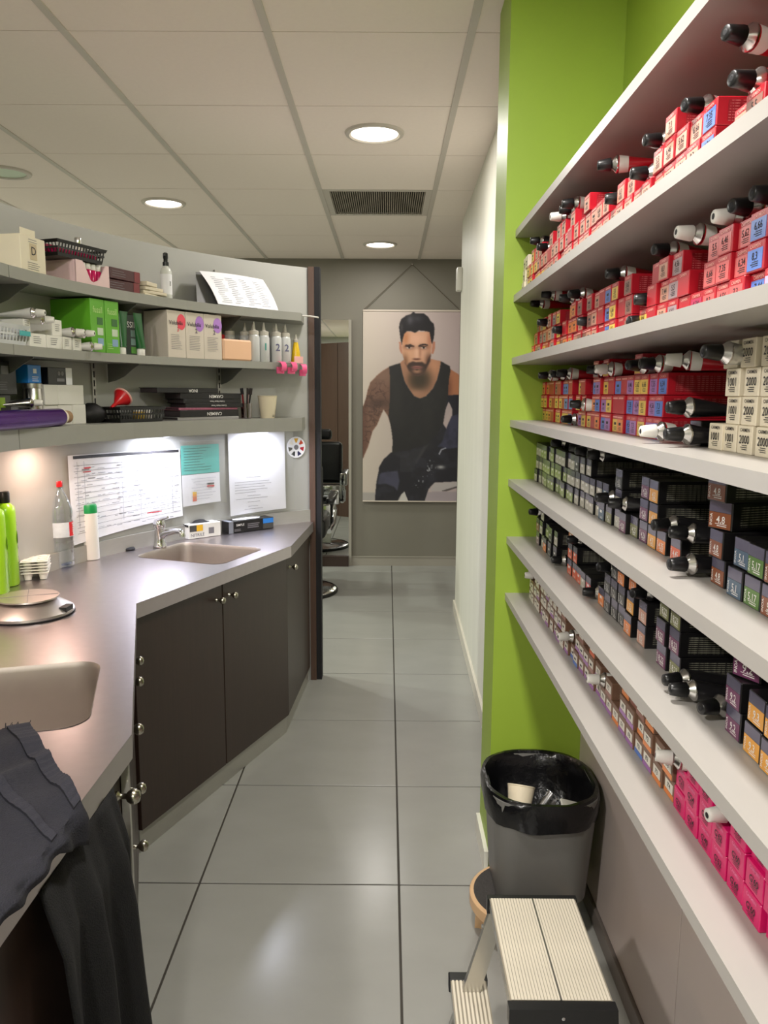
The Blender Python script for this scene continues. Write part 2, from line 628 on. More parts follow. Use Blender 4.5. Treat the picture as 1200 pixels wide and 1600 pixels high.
tag(MB().prism([(p.x - .019, p.y - .012), (p.x - .006, p.y - .010), (p.x - .012, p.y + .016), (p.x - .026, p.y + .016)], 0, CZ - .048).build('corner_post', m_plinth),
    'slim grey corner post beside the hanging black towel', 'post')

# ------------------------------------------------------------------ curved shelves on the left
RS = 1.855
US = [(1.726, 1.76, 'top curved grey shelf on the left partition'), (1.514, 1.543, 'middle curved grey shelf on the left partition'),
      (1.245, 1.303, 'lowest thick curved grey shelf on the left partition')]
m_brk = M('bracket_grey', (120, 121, 116), .45, metal=.4, var=0)
for z0, z1, lab in US:
    t = thing('curved_shelf', lab, 'shelf', group='curved shelves')
    for a, b, last in ((-24, 5.3, 0), (5.42, 50.9, 1)):
        rr = []
        N = 10 if last else 7
        for k in range(N + 1):
            ph = a + (b - a) * k / N
            p, q = arc(RS, ph), arc(RW - .002, ph)
            rr.append([(p[0], p[1], z0), (p[0], p[1], z1), (q[0], q[1], z1), (q[0], q[1], z0)])
        if last:
            p, q = arc(RW - .03, 54.0), arc(RW - .002, 54.3)
            rr.append([(p[0], p[1], z0), (p[0], p[1], z1), (q[0], q[1], z1), (q[0], q[1], z0)])
        MB().loft(rr).build('shelf_board', m_shelfl, t)
    if z0 > 1.4:
        for ph in (9.3, 25.5, 41.8):
            prof = [(RW - .004, z0), (RS + .02, z0), (RS + .02, z0 - .004), (RS + .05, z0 - .02), (RS + .09, z0 - .045), (RS + .13, z0 - .06), (RW - .004, z0 - .068)]
            x, y = arc(0, ph)
            br = MB().prism_y([(0 - r, z) for r, z in prof], -.0015, .0015)
            br.build('bracket', m_brk, t, None, (CX, CY, 0), (0, 0, -math.radians(ph)))
for ph, lab in ((9.3, 'slotted metal wall rail behind the cream box'), (23.4, 'slotted metal wall rail behind the black basket'), (41.5, 'slotted metal wall rail above the leaning papers')):
    t = thing('wall_rail', lab, 'rail', at_arc(RW - .006, ph, 1.32), facing(ph), 'slotted wall rails')
    MB().box(-.009, .009, -.002, .006, 0, .605).build('channel', M('rail_grey', (172, 170, 164), .35, metal=.6, var=0), t)
    s_me = MB().box(-.003, .003, -.0028, -.0018, -.011, .011).mesh('slot', m_ink)
    for k in range(18):
        link('slot', s_me, t, (0, 0, .025 + k * .0325))

t = tag(MB().tube([(0, 0, 0), (.035, -.002, -.002), (.075, -.006, -.009)], .0032, 8).build('white_stick', m_whitep, None, 40, (-.378, 3.545, 1.749), (0, 0, -.2)),
        'thin white stick poking out from the top shelf end', 'stick')

# spot lamps under the lowest shelf
for ph, rr, col, pw, lab in ((46.5, 1.955, (.82, .85, 1), SPOT_W * .5, 'cool white spot lamp under the shelf above the white notice'),
                             (31.5, 1.955, (.82, .85, 1), SPOT_W * .6, 'cool white spot lamp under the shelf above the planning chart'),
                             (13.5, 1.93, (1, .66, .52), SPOT_W * .24, 'warm spot lamp under the shelf above the water bottle'),
                             (-4, 1.90, (1, .70, .56), SPOT_W * .36, 'warm spot lamp under the shelf near the first sink')):
    t = thing('shelf_spot', lab, 'light', at_arc(rr, ph, 1.245), facing(ph), 'spot lamps under the shelf')
    MB().lathe([(.034, 0), (.034, -.005), (.028, -.007), (.026, -.003)], 28, cap=False).build('spot_ring', m_chrome, t, 40)
    MB().lathe([(.0265, -.0025), (.0, -.003)], 28, cap=False).build('spot_lens', m_glow, t, 40)
    ld = bpy.data.lights.new('shelf_spot_glow', 'AREA')
    ld.shape = 'DISK'
    ld.size = .05
    ld.energy = pw
    ld.color = col
    lo = bpy.data.objects.new('shelf_spot_glow', ld)
    COL.objects.link(lo)
    lo.parent = t
    lo.location = (0, 0, -.009)


# ------------------------------------------------------------------ things on the left shelves
def carton(name, label, cat, ph, r, z, w, d, h, mat, rot=0., group=None, bev=.0015):
    t = thing(name, label, cat, at_arc(r, ph, z), facing(ph) + rot, group)
    MB().box(-w / 2, w / 2, 0, d, 0, h, bev).build('carton_body', mat, t)
    return t


def ptext(t, s, size, x, z, mat=m_ink, Y=-.0008, sx=1., rot=0., bold=.01):
    return txt_y(MB(), s, size, Y, x, z, sx, rot, bold).build('lettering', mat, t, fix=False)


def lines(t, x0, x1, z, n, dz, mat=m_inkl, th=.0016, Y=-.0008, name='print_lines'):
    mb = MB()
    for k in range(n):
        e = x1 - (x1 - x0) * random.uniform(0, .3)
        mb.quad_y(Y, x0, e, z - k * dz, z - k * dz + th)
    o = mb.build(name, mat, t, fix=False)
    o['kind'] = 'stuff'
    return o


def bottle(name, label, cat, loc, rotz, prof_body, prof_cap, mb_, mc_, group=None, n=24, sy=1.):
    t = thing(name, label, cat, loc, rotz, group)
    MB().lathe(prof_body, n, sy=sy).build('bottle_body', mb_, t, 45)
    MB().lathe(prof_cap, n, sy=sy if sy < .8 else 1).build('cap', mc_, t, 45)
    return t


Z1, Z2, Z3 = 1.76, 1.543, 1.303
# top shelf -----------------------------------------------------
t = carton('cosmetics_box', 'cream box with a framed letter D on the top shelf', 'box', 9.9, 1.868, Z1, .121, .15, .102, m_cream)
MB().box(-.05, .02, .004, .007, .102, .122, .0005).build('open_flap', m_cream, t)
mbf = MB().box(-.016, .016, -.0012, -.0004, .036, .082)
mbf.build('emblem_panel', M('beige_print', (196, 178, 146), .5, var=0), t)
ptext(t, 'D', .034, 0, .060, m_ink, -.0016)
lines(t, -.022, .022, .092, 2, .007)
lines(t, -.030, .030, .026, 4, .006)
t = thing('display_box', 'pale pink display box with a notched front holding magenta bottles', 'box', at_arc(1.866, 18.7, Z1), facing(18.7))
mpk = M('pale_pink_card', (226, 196, 196), .5, var=.02)
MB().box(-.082, -.079, 0, .14, 0, .073).box(.079, .082, 0, .14, 0, .073).box(-.079, .079, .137, .14, 0, .073).box(-.079, .079, .003, .137, 0, .003).build('carton_body', mpk, t)
MB().prism_y([(-.082, 0), (.082, 0), (.082, .073), (.066, .073), (.030, .022), (.0, .010), (-.014, .016), (-.040, .060), (-.050, .073), (-.082, .073)], -.001, .003).build('notched_front', mpk, t)
for k in range(5):
    bx, by = -.05 + k * .0255, .022
    o = bottle('colour_bottle', f"magenta bottle with white cap, {['first','second','third','fourth','fifth'][k]} in the notched pink display box", 'bottle', (0, 0, 0), 0,
               [(.0115, 0), (.012, .004), (.012, .046), (.009, .050)], [(.0095, .050), (.0105, .052), (.0105, .066), (.009, .069)],
               M('magenta_gloss', (196, 20, 92), .2, var=0), m_whitep, 'magenta bottles in the display box')
    o.matrix_world = Matrix.Translation(at_arc(1.866, 18.7, Z1 + .0032)) @ Matrix.Rotation(facing(18.7), 4, 'Z') @ Matrix.Translation((bx, by, 0))


def basket(name, label, loc, rotz, w, d, h, mat, flare=.012, nx=15, ny=8):
    t = thing(name, label, 'basket', loc, rotz)

    def ring(z, g):
        return [(-w / 2 - g, -d / 2 - g, z), (w / 2 + g, -d / 2 - g, z), (w / 2 + g, d / 2 + g, z), (-w / 2 - g, d / 2 + g, z)]
    MB().box(-w / 2, w / 2, -d / 2, d / 2, 0, .003).build('basket_floor', mat, t)
    for nm, za, zb, ga, gb, th in (('lower_band', .0, .22 * h, 0, .22 * flare, .0015), ('rim', .80 * h, h, .80 * flare, flare + .002, .002)):
        MB().loft([ring(za, ga), ring(zb, gb), ring(zb, gb - th), ring(za, ga - th), ring(za, ga)], cap=False).build(nm, mat, t)
    bars = MB()
    for k in range(nx + 1):
        x = -w / 2 + w * k / nx
        for s in (-1, 1):
            bars.loft([[(x - .0026, s * (d / 2 + g), z), (x + .0026, s * (d / 2 + g), z), (x + .0026, s * (d / 2 + g - .0015), z), (x - .0026, s * (d / 2 + g - .0015), z)]
                       for z, g in ((.2 * h, .2 * flare), (.87 * h, .87 * flare))])
    for k in range(ny + 1):
        y = -d / 2 + d * k / ny
        for s in (-1, 1):
            bars.loft([[(s * (w / 2 + g), y - .0015, z), (s * (w / 2 + g), y + .0015, z), (s * (w / 2 + g - .0015), y + .0015, z), (s * (w / 2 + g - .0015), y - .0015, z)]
                       for z, g in ((.2 * h, .2 * flare), (.87 * h, .87 * flare))])
    mid = .53
    bars.loft([ring(h * mid - .003, mid * flare), ring(h * mid + .003, mid * flare), ring(h * mid + .003, mid * flare - .0015), ring(h * mid - .003, mid * flare - .0015), ring(h * mid - .003, mid * flare)], cap=False)
    o = bars.build('lattice', mat, t)
    o['kind'] = 'stuff'
    return t


bl = at_arc(1.925, 17.3, Z1 + .0745)
basket('storage_basket', 'black slatted basket of magenta bottles resting on the pink display box', bl, facing(17.3) - .06, .20, .105, .048, m_black)
for k in range(6):
    o = bottle('colour_bottle', f"magenta bottle with white cap lying in the black basket, {['first','second','third','fourth','fifth','sixth'][k]} along", 'bottle', (0, 0, 0), 0,
               [(.0125, 0), (.013, .004), (.013, .056), (.009, .062)], [(.0095, .062), (.0105, .064), (.0105, .078), (.009, .080)],
               M('magenta_gloss', (196, 20, 92), .2, var=0), m_whitep, 'magenta bottles in the black basket')
    o.matrix_world = (Matrix.Translation(bl) @ Matrix.Rotation(facing(17.3) - .06, 4, 'Z') @ Matrix.Translation((-.085 + k * .033, -.036, .018)) @ Matrix.Rotation(-PI / 2 + .25, 4, 'X'))
o = bottle('spray_can', 'small bottle with silver cap standing in the black basket', 'bottle', at_arc(1.945, 19.6, Z1 + .078), 0, [(.012, 0), (.0125, .004), (.0125, .055)], [(.010, .055), (.0115, .057), (.0115, .082), (.010, .085)], m_whitep, m_silver)
mbr = M('maroon_card', (70, 26, 30), .35, var=.04)
for k in range(2):
    t = carton('dye_box', ['dark maroon box under another on the top shelf', 'dark maroon box lying on top of its twin on the top shelf'][k], 'box', 23.8 + k * .1, 1.875 - k * .004, Z1 + k * .0385, .158, .13, .037, mbr, .05 * k, 'maroon boxes')
    lines(t, -.07, .0, .026, 3, .008, m_inkl, .0013)
    MB().quad_y(-.0007, .045, .075, .0, .037).build('red_band', M('dull_red_print', (120, 40, 44), .4, var=0), t, fix=False)
t = thing('leaflet_pile', 'pile of open cream leaflets beside the spray bottle', 'leaflets', at_arc(1.885, 28.6, Z1), facing(28.6) + .12)
for k, (w_, dx, th, rz) in enumerate(((.12, .0, .010, .1), (.125, .008, .012, -.08), (.11, .004, .014, .05), (.08, -.012, .016, .2))):
    o = MB().box(-w_ / 2 + dx, w_ / 2 + dx, .0, .085, .0, th - .001, .002).build('leaflet', M('cream_paper', (214, 204, 180), .7, var=.04), t, None, (0, 0, [.0, .010, .022, .036][k]), (0, 0, rz))
t = thing('spray_bottle', 'clear spray bottle with white label and black pump', 'bottle', at_arc(1.915, 31.4, Z1))
MB().lathe([(.019, 0), (.021, .004), (.021, .105), (.017, .117), (.010, .122), (.010, .126)], 28).build('bottle_body', M('frosted_bottle', (218, 220, 214), .2, var=.02), t, 45)
MB().lathe([(.0212, .02), (.0213, .095)], 28, cap=False).build('bottle_label', m_paper, t, 45)
mb = MB().lathe([(.0115, .126), (.0115, .140), (.008, .142), (.008, .152), (.0095, .154), (.0095, .172), (.006, .175)], 20)
mb.box(-.004, .004, -.018, .0, .160, .170, .001)
mb.build('pump', m_black, t, 40)
mb = MB()
txt_y(mb, 'IIIIIII', .010, -.0217, 0, .06, rot=PI / 2)
mb.build('lettering', m_ink, t, fix=False, rot=(0, 0, facing(31.4)))

# leaning printed sheets with a clipboard behind
t = thing('leaning_papers', 'printed white sheets leaning against a grey clipboard on the top shelf', 'papers', (0, 0, 0))
NS, NT = 14, 8


def sheet_grid(r0, r1, a0, a1, b0, b1, z0, z1, bulge, off=0.):
    vs = []
    for j in range(NT + 1):
        v = j / NT
        for i in range(NS + 1):
            u = i / NS
            ph = (a0 + (a1 - a0) * u) * (1 - v) + (b0 + (b1 - b0) * u) * v
            r = r0 * (1 - v) + r1 * v - bulge * math.sin(PI * v) - off
            x, y = arc(r, ph)
            vs.append((x, y, z0 * (1 - v) + z1 * v + .006 * math.sin(PI * u) * v))
    fs = [(j * (NS + 1) + i, j * (NS + 1) + i + 1, (j + 1) * (NS + 1) + i + 1, (j + 1) * (NS + 1) + i) for j in range(NT) for i in range(NS)]
    return vs, fs


for k in range(3):
    MB().add(*sheet_grid(1.864, 1.966, 37.9, 47.4, 37.7, 47.2, Z1 + .003, Z1 + .140 - k * .002, .010, k * .0016)).build('paper_sheet', m_paper, t, 40)
MB().add(*sheet_grid(1.90, 1.985, 35.6, 45.0, 37.6, 46.6, Z1 + .001, Z1 + .137, 0)).build('clipboard', M('clipboard_grey', (96, 96, 94), .5, var=.02), t, 40)
pr = MB()
for k in range(14):
    v = .08 + .83 * k / 14
    ph0 = 38.4 + random.uniform(0, .6)
    for q in range(4):
        a, b = ph0 + q * 2.1, ph0 + q * 2.1 + random.uniform(.7, 1.8)
        pts = []
        for (ph, vv) in ((a, v), (b, v), (b, v + .018), (a, v + .018)):
            x, y = arc(1.864 * (1 - vv) + 1.966 * vv - .010 * math.sin(PI * vv) - .0042, ph)
            u = (ph - 37.9) / 9.5
            pts.append((x, y, (Z1 + .003) * (1 - vv) + (Z1 + .136) * vv + .006 * math.sin(PI * u) * vv))
        pr.add(pts, [(0, 1, 2, 3)])
o = pr.build('print_lines', M('pale_ink', (168, 170, 180), .6, var=0), t, fix=False)
o['kind'] = 'stuff'

# middle shelf ---------------------------------------------------
m_frost = M('frosted_white_plastic', (206, 208, 210), .3, var=.02)
basket('storage_basket', 'frosted white basket at the left edge of the middle shelf', at_arc(1.935, 5.3, Z2), facing(5.3), .20, .12, .058, m_frost, .010, 12, 6)
tag(MB().box(-.026, .026, -.002, .0, .028, .042).build('teal_sticker', M('teal_print', (70, 170, 172), .5, var=0), None, None, at_arc(1.862, 7.6, Z2), (0, 0, facing(7.6))), 'teal price strip clipped on the frosted white basket', 'strip')
m_wtube = M('white_tube_paint', (205, 204, 200), .3, var=.02)


def make_tube(name, label, body_mat, cap_mat, label_mat=None, scale=1., group=None):
    """collapsible tube lying along local x, cap towards -x, resting height = its radius"""
    t = thing(name, label, 'tube', group=group)
    n = 20
    rings = []
    L = .135
    for k in range(9):
        u = k / 8
        a, b = .0165 + .0075 * u, .0165 * (1 - u) + .0012 * u
        rings.append([(u * L, a * math.cos(2 * PI * i / n), b * math.sin(2 * PI * i / n) - .010 * u) for i in range(n)])
    MB().loft(rings).build('tube_body', body_mat, t, 50)
    MB().lathe([(.0166, .001), (.0172, -.001), (.0168, -.003), (.008, -.011), (.0075, -.013)], n, axis='x').build('shoulder', m_silver, t, 40)
    ca = []
    for x, r in ((-.012, .0115), (-.013, .0122), (-.033, .0098), (-.0375, .0092), (-.0385, .008)):
        ca.append([(x, r * (1 + .035 * (i % 2)) * math.cos(2 * PI * i / 24), r * (1 + .035 * (i % 2)) * math.sin(2 * PI * i / 24)) for i in range(24)])
    cp = MB().loft(ca).build('cap', cap_mat, t, 50)
    MB().lathe([(.0045, -.0386), (.003, -.0390)], 12, axis='x').build('cap_dimple', m_ink if cap_mat != m_black else m_blackm, cp)
    if label_mat is not None:
        rr = []
        for u in (.02, .15):
            a, b = .0165 + .0075 * u + .0003, .0165 * (1 - u) + .0012 * u + .0003
            rr.append([(u * L, a * math.cos(2 * PI * i / n), b * math.sin(2 * PI * i / n) - .010 * u) for i in range(n)])
        MB().loft(rr, cap=False).build('tube_label', label_mat, t, 50)
    for o in t.children:
        pass
    return t


def put(t, loc, yaw=0., pitch=0., roll=0., s=.82):
    t.matrix_world = Matrix.Translation(loc) @ Matrix.Rotation(yaw, 4, 'Z') @ Matrix.Rotation(pitch, 4, 'Y') @ Matrix.Rotation(roll, 4, 'X') @ Matrix.Scale(s, 4)
    return t


for k, (ph, r, z, w_, h_, lab) in enumerate(((9.9, 1.868, 0, .076, .040, 'first'), (12.35, 1.866, 0, .078, .040, 'second'), (14.3, 1.866, 0, .044, .040, 'third'), (15.9, 1.868, 0, .044, .040, 'fourth'))):
    t = carton('small_carton', f'small white carton, {lab} from the left on the middle shelf', 'box', ph, r, Z2, w_, .11, h_, m_whitep, random.uniform(-.05, .05), 'small white cartons')
    lines(t, -w_ * .3, w_ * .2, .030, 4, .006)
for k, (ph, r, lab) in enumerate(((9.1, 1.885, 'small white carton stacked beside the frosted basket'), (13.2, 1.875, 'small white carton stacked upright on the white cartons'))):
    t = carton('small_carton', lab, 'box', ph, r, Z2 + .0405, .036 + .014 * k, .10, .040 + .01 * k, m_whitep, .03, 'small white cartons')
    lines(t, -.012, .012, .034, 4, .006)
tw = [(8.9, 1.86, .098, -.2, 'white tube with a splayed neck on top of the white cartons'), (10.4, 1.865, .083, .1, 'white tube just right of the splayed tube'),
      (14.9, 1.86, .057, .05, 'white tube lying on the third white carton'), (16.5, 1.858, .057, -.1, 'white tube lying on the fourth white carton'), (17.4, 1.855, .0165, .25, 'white tube lying on the shelf before the green boxes')]
for ph, r, dz, dy, lab in tw:
    put(make_tube('white_tube', lab, m_wtube, m_whitep, None, group='white tubes on the middle shelf'), at_arc(r, ph, Z2 + dz), facing(ph) + PI / 2 + dy + .35, 0, 0, .95)
mgb = M('leaf_green_card', (96, 168, 40), .4, var=.04)
for k, ph in enumerate((19.12, 21.35)):
    t = carton('green_box', ['tall leaf green box, left of the green pair', 'tall leaf green box, right of the green pair'][k], 'box', ph, 1.866, Z2, .069, .17, .176, mgb, 0, 'tall leaf green boxes')
    ptext(t, 'fussil', .030, 0, .140, M('pale_green_ink', (176, 210, 130), .5, var=0), sx=.8)
    for q, c in enumerate(((56, 104, 50), (190, 204, 180), (130, 160, 190))):
        MB().box(-.004, .024, -.001, 0, .092 - q * .034, .116 - q * .034).build('colour_square', M(f'green_square_{q}', c, .5, var=0), t)
    lines(t, -.028, .0, .03, 3, .007, M('pale_green_ink', (176, 210, 130), .5, var=0))
mdg = M('dark_green_tube', (30, 88, 44), .3, var=.05)
for k, ph in enumerate((23.3, 26.25)):
    t = thing('styling_tube', ['dark green tube standing on its white cap beside the green boxes', 'dark green tube standing on its white cap before the dark box'][k], 'tube', at_arc(1.885, ph, Z2), facing(ph), 'dark green tubes')
    n = 20
    MB().loft([[((.017 + .004 * u) * math.cos(2 * PI * i / n) + dx * u, (.017 * (1 - u) + .0012 * u) * math.sin(2 * PI * i / n), .026 + u * .125) for i in range(n)] for u in [q / 8 for q in range(9)] for dx in [(-.012 if k else .016)]]).build('tube_body', mdg, t, 50)
    MB().lathe([(.014, 0), (.0145, .002), (.0145, .022), (.0125, .026)], n).build('cap', m_whitep, t, 40)
t = carton('dark_box', 'dark green box with a column of small squares behind the tubes', 'box', 25.6, 1.935, Z2, .135, .08, .150, M('bottle_green_card', (22, 40, 30), .35, var=.05))
ptext(t, 'USSIL', .030, .02, .112, m_white_ink)
for q in range(6):
    MB().box(-.045 + (q % 2) * .07, -.018 + (q % 2) * .07, -.001, 0, .070 - (q // 2) * .030, .094 - (q // 2) * .030).build('colour_square', M(f'dark_square_{q % 3}', ((110, 140, 130), (84, 150, 50), (120, 140, 150))[q // 2], .5, var=0), t)
mvol = M('pearl_card', (206, 196, 182), .35, var=.05, scale=10)
for k, (ph, num, c) in enumerate(((31.35, '3', (226, 74, 92)), (34.22, '2', (168, 120, 196)), (37.05, '2', (176, 128, 204)))):
    t = carton('perm_box', ['pearl box with coral disc and numeral 3 on the middle shelf', 'pearl box with purple disc, middle of the three pearl boxes', 'pearl box with purple disc beside the peach box'][k], 'box', ph, 1.866, Z2, .0915, .13, .176, mvol, 0, 'pearl boxes with round spots')
    MB().lathe([(.022, -.0008), (.0, -.0009)], 24, (.024, 0, .135), axis='y', cap=False, sy=1.35).build('spot_print', M(f'disc_print_{k}', c, .45, var=0), t)
    ptext(t, 'Volubilis', .021, -.004, .130, m_ink, -.0016, sx=.98)
    ptext(t, num, .024, .006, .106, M(f'disc_ink_{k}', ((214, 60, 80), (80, 60, 100), (80, 60, 100))[k], .5, var=0), -.0016)
    lines(t, -.03, .026, .085, 9, .0065, m_inkl, .0014)
t = carton('peach_box', 'plain peach plastic box with rounded corners beside the pearl boxes', 'box', 40.9, 1.862, Z2, .150, .09, .086, M('peach_plastic', (232, 188, 152), .45, var=.02), 0, None, .007)
t = thing('red_scoop', 'small red scoop sticking up behind the peach box', 'scoop', at_arc(1.995, 41.0, Z2), facing(41.0))
m_redp = M('red_plastic', (206, 28, 36), .3, var=0)
MB().lathe([(.024, .0), (.026, .11), (.024, .112)], 20).build('scoop_bowl', m_redp, t, 40)
MB().box(-.04, .0, -.004, .004, .095, .106, .002).build('handle', m_redp, t)
m_trans = M('milky_bottle', (196, 198, 196), .3, var=.03)
m_noz = M('translucent_nozzle', (188, 184, 172), .35, var=0)
m_num = {'1': M('teal_ink', (40, 150, 140), .5, var=0), '2': M('violet_ink', (96, 96, 130), .5, var=0)}
bots = [(43.98, 1.885, '', 'front unmarked applicator bottle beside the peach box'), (45.55, 1.885, '1', 'applicator bottle marked with numeral 1'),
        (47.5, 1.885, '2', 'applicator bottle marked with numeral 2, front left of the pair'), (49.1, 1.893, '2', 'applicator bottle marked with numeral 2, front right of the pair'),
        (42.3, 1.979, '', 'applicator bottle half hidden behind the peach box'), (44.1, 1.955, '', 'second applicator bottle of the back row'),
        (45.3, 1.955, '', 'third applicator bottle of the back row'), (46.9, 1.955, '', 'fourth applicator bottle of the back row'), (48.4, 1.95, '', 'fifth applicator bottle of the back row'), (49.9, 1.945, '', 'last applicator bottle of the back row')]
for ph, r, num, lab in bots:
    t = thing('applicator_bottle', lab, 'bottle', at_arc(r, ph, Z2), facing(ph) - .3, 'applicator bottles')
    MB().lathe([(.022, 0), (.0238, .003), (.0238, .100), (.020, .112), (.013, .116)], 22).build('bottle_body', m_trans, t, 45)
    MB().lathe([(.0205, .112), (.0205, .128), (.012, .131), (.008, .133), (.0025, .165), (.0015, .166)], 18).build('nozzle', m_noz, t, 40)
    if num:
        ptext(t, num, .042, 0, .062, m_num[num], -.0242, bold=.015)
t = thing('yellow_bottle', 'small tapered bottle of yellow liquid at the shelf end', 'bottle', at_arc(1.90, 50.9, Z2), facing(50.9))
MB().lathe([(.021, .004), (.022, .012), (.018, .050), (.011, .088), (.010, .092)], 22).build('bottle_body', M('yellow_liquid', (222, 184, 30), .25, var=.04), t, 45)
MB().lathe([(.011, .092), (.011, .104), (.007, .106), (.0025, .128)], 16).build('nozzle', m_noz, t, 40)
MB().box(-.023, .023, -.0235, -.0215, .0, .030, .0008).build('bottle_tag', M('blush_label', (232, 176, 170), .5, var=0), t)
m_pinkb = M('pink_vinyl', (232, 92, 140), .4, var=.03)


def pink_ring(label, ph, r, z, rad, width, tilt):
    """a short strip of pink vinyl clipped on the shelf edge and curling forward"""
    t = thing('pink_clip', label, 'clip', at_arc(r, ph, z), facing(ph) + tilt, 'pink vinyl clips')
    rr = []
    for k in range(13):
        a = -.25 + 2.6 * k / 12
        y, zz_ = -.004 - .020 * math.sin(a) - .006, -.018 + .024 * math.cos(a)
        hw = width / 2 * (1 - .25 * math.sin(max(0, a)))
        rr.append([(-hw, y, zz_), (hw, y, zz_), (hw, y + .002, zz_ - .0006), (-hw, y + .002, zz_ - .0006)])
    MB().loft(rr).build('band', m_pinkb, t, 40)
    MB().box(-width / 2, width / 2, -.012, -.002, -.046, -.018, .0015).build('clip_foot', m_pinkb, t)
    return t


pink_ring('pink vinyl clip hooked on the middle shelf edge, left of three', 47.2, 1.852, Z2 - .002, .026, .045, .3)
pink_ring('pink vinyl clip hooked on the middle shelf edge, centre of three', 49.0, 1.852, Z2 - .002, .026, .040, .2)
pink_ring('pink vinyl clip below the yellow bottle', 51.0, 1.858, Z2 - .010, .024, .030, -.1)

# lowest shelf -----------------------------------------------------
pa, pb = Vector(at_arc(1.885, -6, Z3 + .0285)), Vector(at_arc(1.872, 12.6, Z3 + .0285))
dr = (pb - pa)
t = thing('foil_roll', 'purple foil roll on a cardboard core lying on the lowest left shelf', 'roll', pa, math.atan2(dr.y, dr.x))
MB().lathe([(.024, 0), (.028, .001), (.028, dr.length - .001), (.021, dr.length)], 28, axis='x').build('purple_film', M('purple_foil', (74, 24, 112), .22, metal=.5, var=.05), t, 50)
o = MB().lathe([(.020, dr.length - .01), (.020, dr.length + .055), (.0165, dr.length + .055), (.0165, dr.length - .01)], 28, axis='x', cap=False).build('cardboard_core', m_kraft, t, 40)
MB().lathe([(.0225, dr.length - .004), (.0226, dr.length + .022)], 28, axis='x', cap=False).build('paper_band', m_cream, o, 40)
t = thing('silver_canister', 'tall silver foil canister beside the white cubes', 'canister', at_arc(1.946, 12.0, Z3))
MB().lathe([(.027, 0), (.028, .002), (.028, .130), (.026, .132)], 28).build('canister_body', m_silver, t, 45)
MB().lathe([(.0285, .118), (.0288, .121), (.0288, .133), (.027, .134)], 28, cap=False).build('lid', m_alu, t, 45)
put(make_tube('silver_tube', 'short silver tube lying on the purple foil roll', m_silver, m_whitep), at_arc(1.90, 9.6, Z3 + .074), facing(9.6) + PI / 2 + .5, 0, 0, .9)
k = 0
for row in range(2):
    for cidx, ph in enumerate((14.0, 15.97, 17.94)):
        lab = f"plain white cube box, {['left', 'middle', 'right'][cidx]} of the {['bottom', 'upper'][row]} row"
        t = carton('white_cube_box', lab, 'box', ph, 1.93 + random.uniform(-.003, .003), Z3 + row * .0655, .066, .07, .065, M('white_card', (214, 212, 204), .6, var=.01), random.uniform(-.02, .02), 'plain white cube boxes')
        MB().box(-.033, .033, .034, .036, .0651, .0655).build('tape_seam', m_inkl, t)
t = carton('black_carton', 'black printed carton with a white end on the white cubes', 'box', 15.7, 1.936, Z3 + .1312, .12, .10, .055, m_blackc, .02)
MB().quad_y(-.0008, .028, .060, 0, .055).build('white_end', m_paper, t, fix=False)
for q in range(2):
    MB().lathe([(.007, -.0008), (.0, -.0009)], 16, (-.006 + q * .017, 0, .036), axis='y', cap=False).build('round_mark', m_inkl, t)
MB().quad_y(-.0008, -.018, .020, .010, .020).build('print_panel', m_inkl, t, fix=False)
t = carton('blue_carton', 'bright blue carton standing beside the black printed carton', 'box', 12.1, 1.938, Z3 + .1345, .064, .09, .056, M('azure_card', (30, 120, 200), .4, var=.03))
MB().box(-.008, .008, -.0012, 0, .030, .044).build('white_mark', m_paper, t)
lines(t, -.014, .018, .018, 3, .006, m_white_ink)
t = carton('black_carton', 'black carton with lime squares behind the purple roll', 'box', 6.2, 1.955, Z3, .21, .06, .098, m_blackc)
for x0_, x1_, a_, b_ in ((-.06, -.03, .03, .09), (.03, .075, .06, .09), (.02, .05, .02, .085), (-.02, .06, .015, .03)):
    MB().quad_y(-.0008, x0_, x1_, a_, b_).build('lime_print', M('lime_print', (128, 160, 40), .5, var=0), t, fix=False)
t = carton('black_carton', 'black carton with faint grey print on top of the lime one', 'box', 7.6, 1.955, Z3 + .0985, .18, .06, .10, m_blackc)
MB().quad_y(-.0008, .015, .05, .06, .085).build('print_panel', m_inkl, t, fix=False)
lines(t, .0, .05, .036, 4, .007, m_inkl)
# dark hair net ball and basket
t = thing('hair_ball', 'dark bun of black hair behind the small black basket', 'hair', at_arc(1.965, 21.0, Z3), facing(21))
vs, fs = [], []
MB().lathe([(.012 + .036 * math.sin(PI * min(1, .12 + k / 9 * .88)) * (1 + .05 * (k % 2)), .07 * (k / 9)) for k in range(10)], 20, sx=1.2).build('hair_bun', M('black_hair', (14, 13, 14), .6, var=.3, scale=60, bump=.6, bscale=300), t, 80)
bl3 = at_arc(1.925, 25.6, Z3)
basket('storage_basket', 'small black basket with a red funnel on the lowest shelf', bl3, facing(25.6), .215, .105, .056, m_black, .010, 16, 7)
o = thing('red_funnel', 'red plastic funnel tipped in the small black basket', 'funnel', (0, 0, 0))
MB().lathe([(.006, -.035), (.007, -.01), (.033, .035), (.035, .037), (.032, .035), (.005, -.01), (.004, -.035)], 24, cap=False).build('funnel_cone', m_redp, o, 40)
MB().lathe([(.033, .034), (.037, .036), (.037, .039), (.033, .039)], 24, cap=False).build('funnel_rim', M('pale_pink_plastic', (226, 170, 160), .4, var=0), o, 40)
o.matrix_world = Matrix.Translation(at_arc(1.905, 22.9, Z3 + .072)) @ Matrix.Rotation(facing(22.9), 4, 'Z') @ Matrix.Rotation(1.0, 4, 'Y')
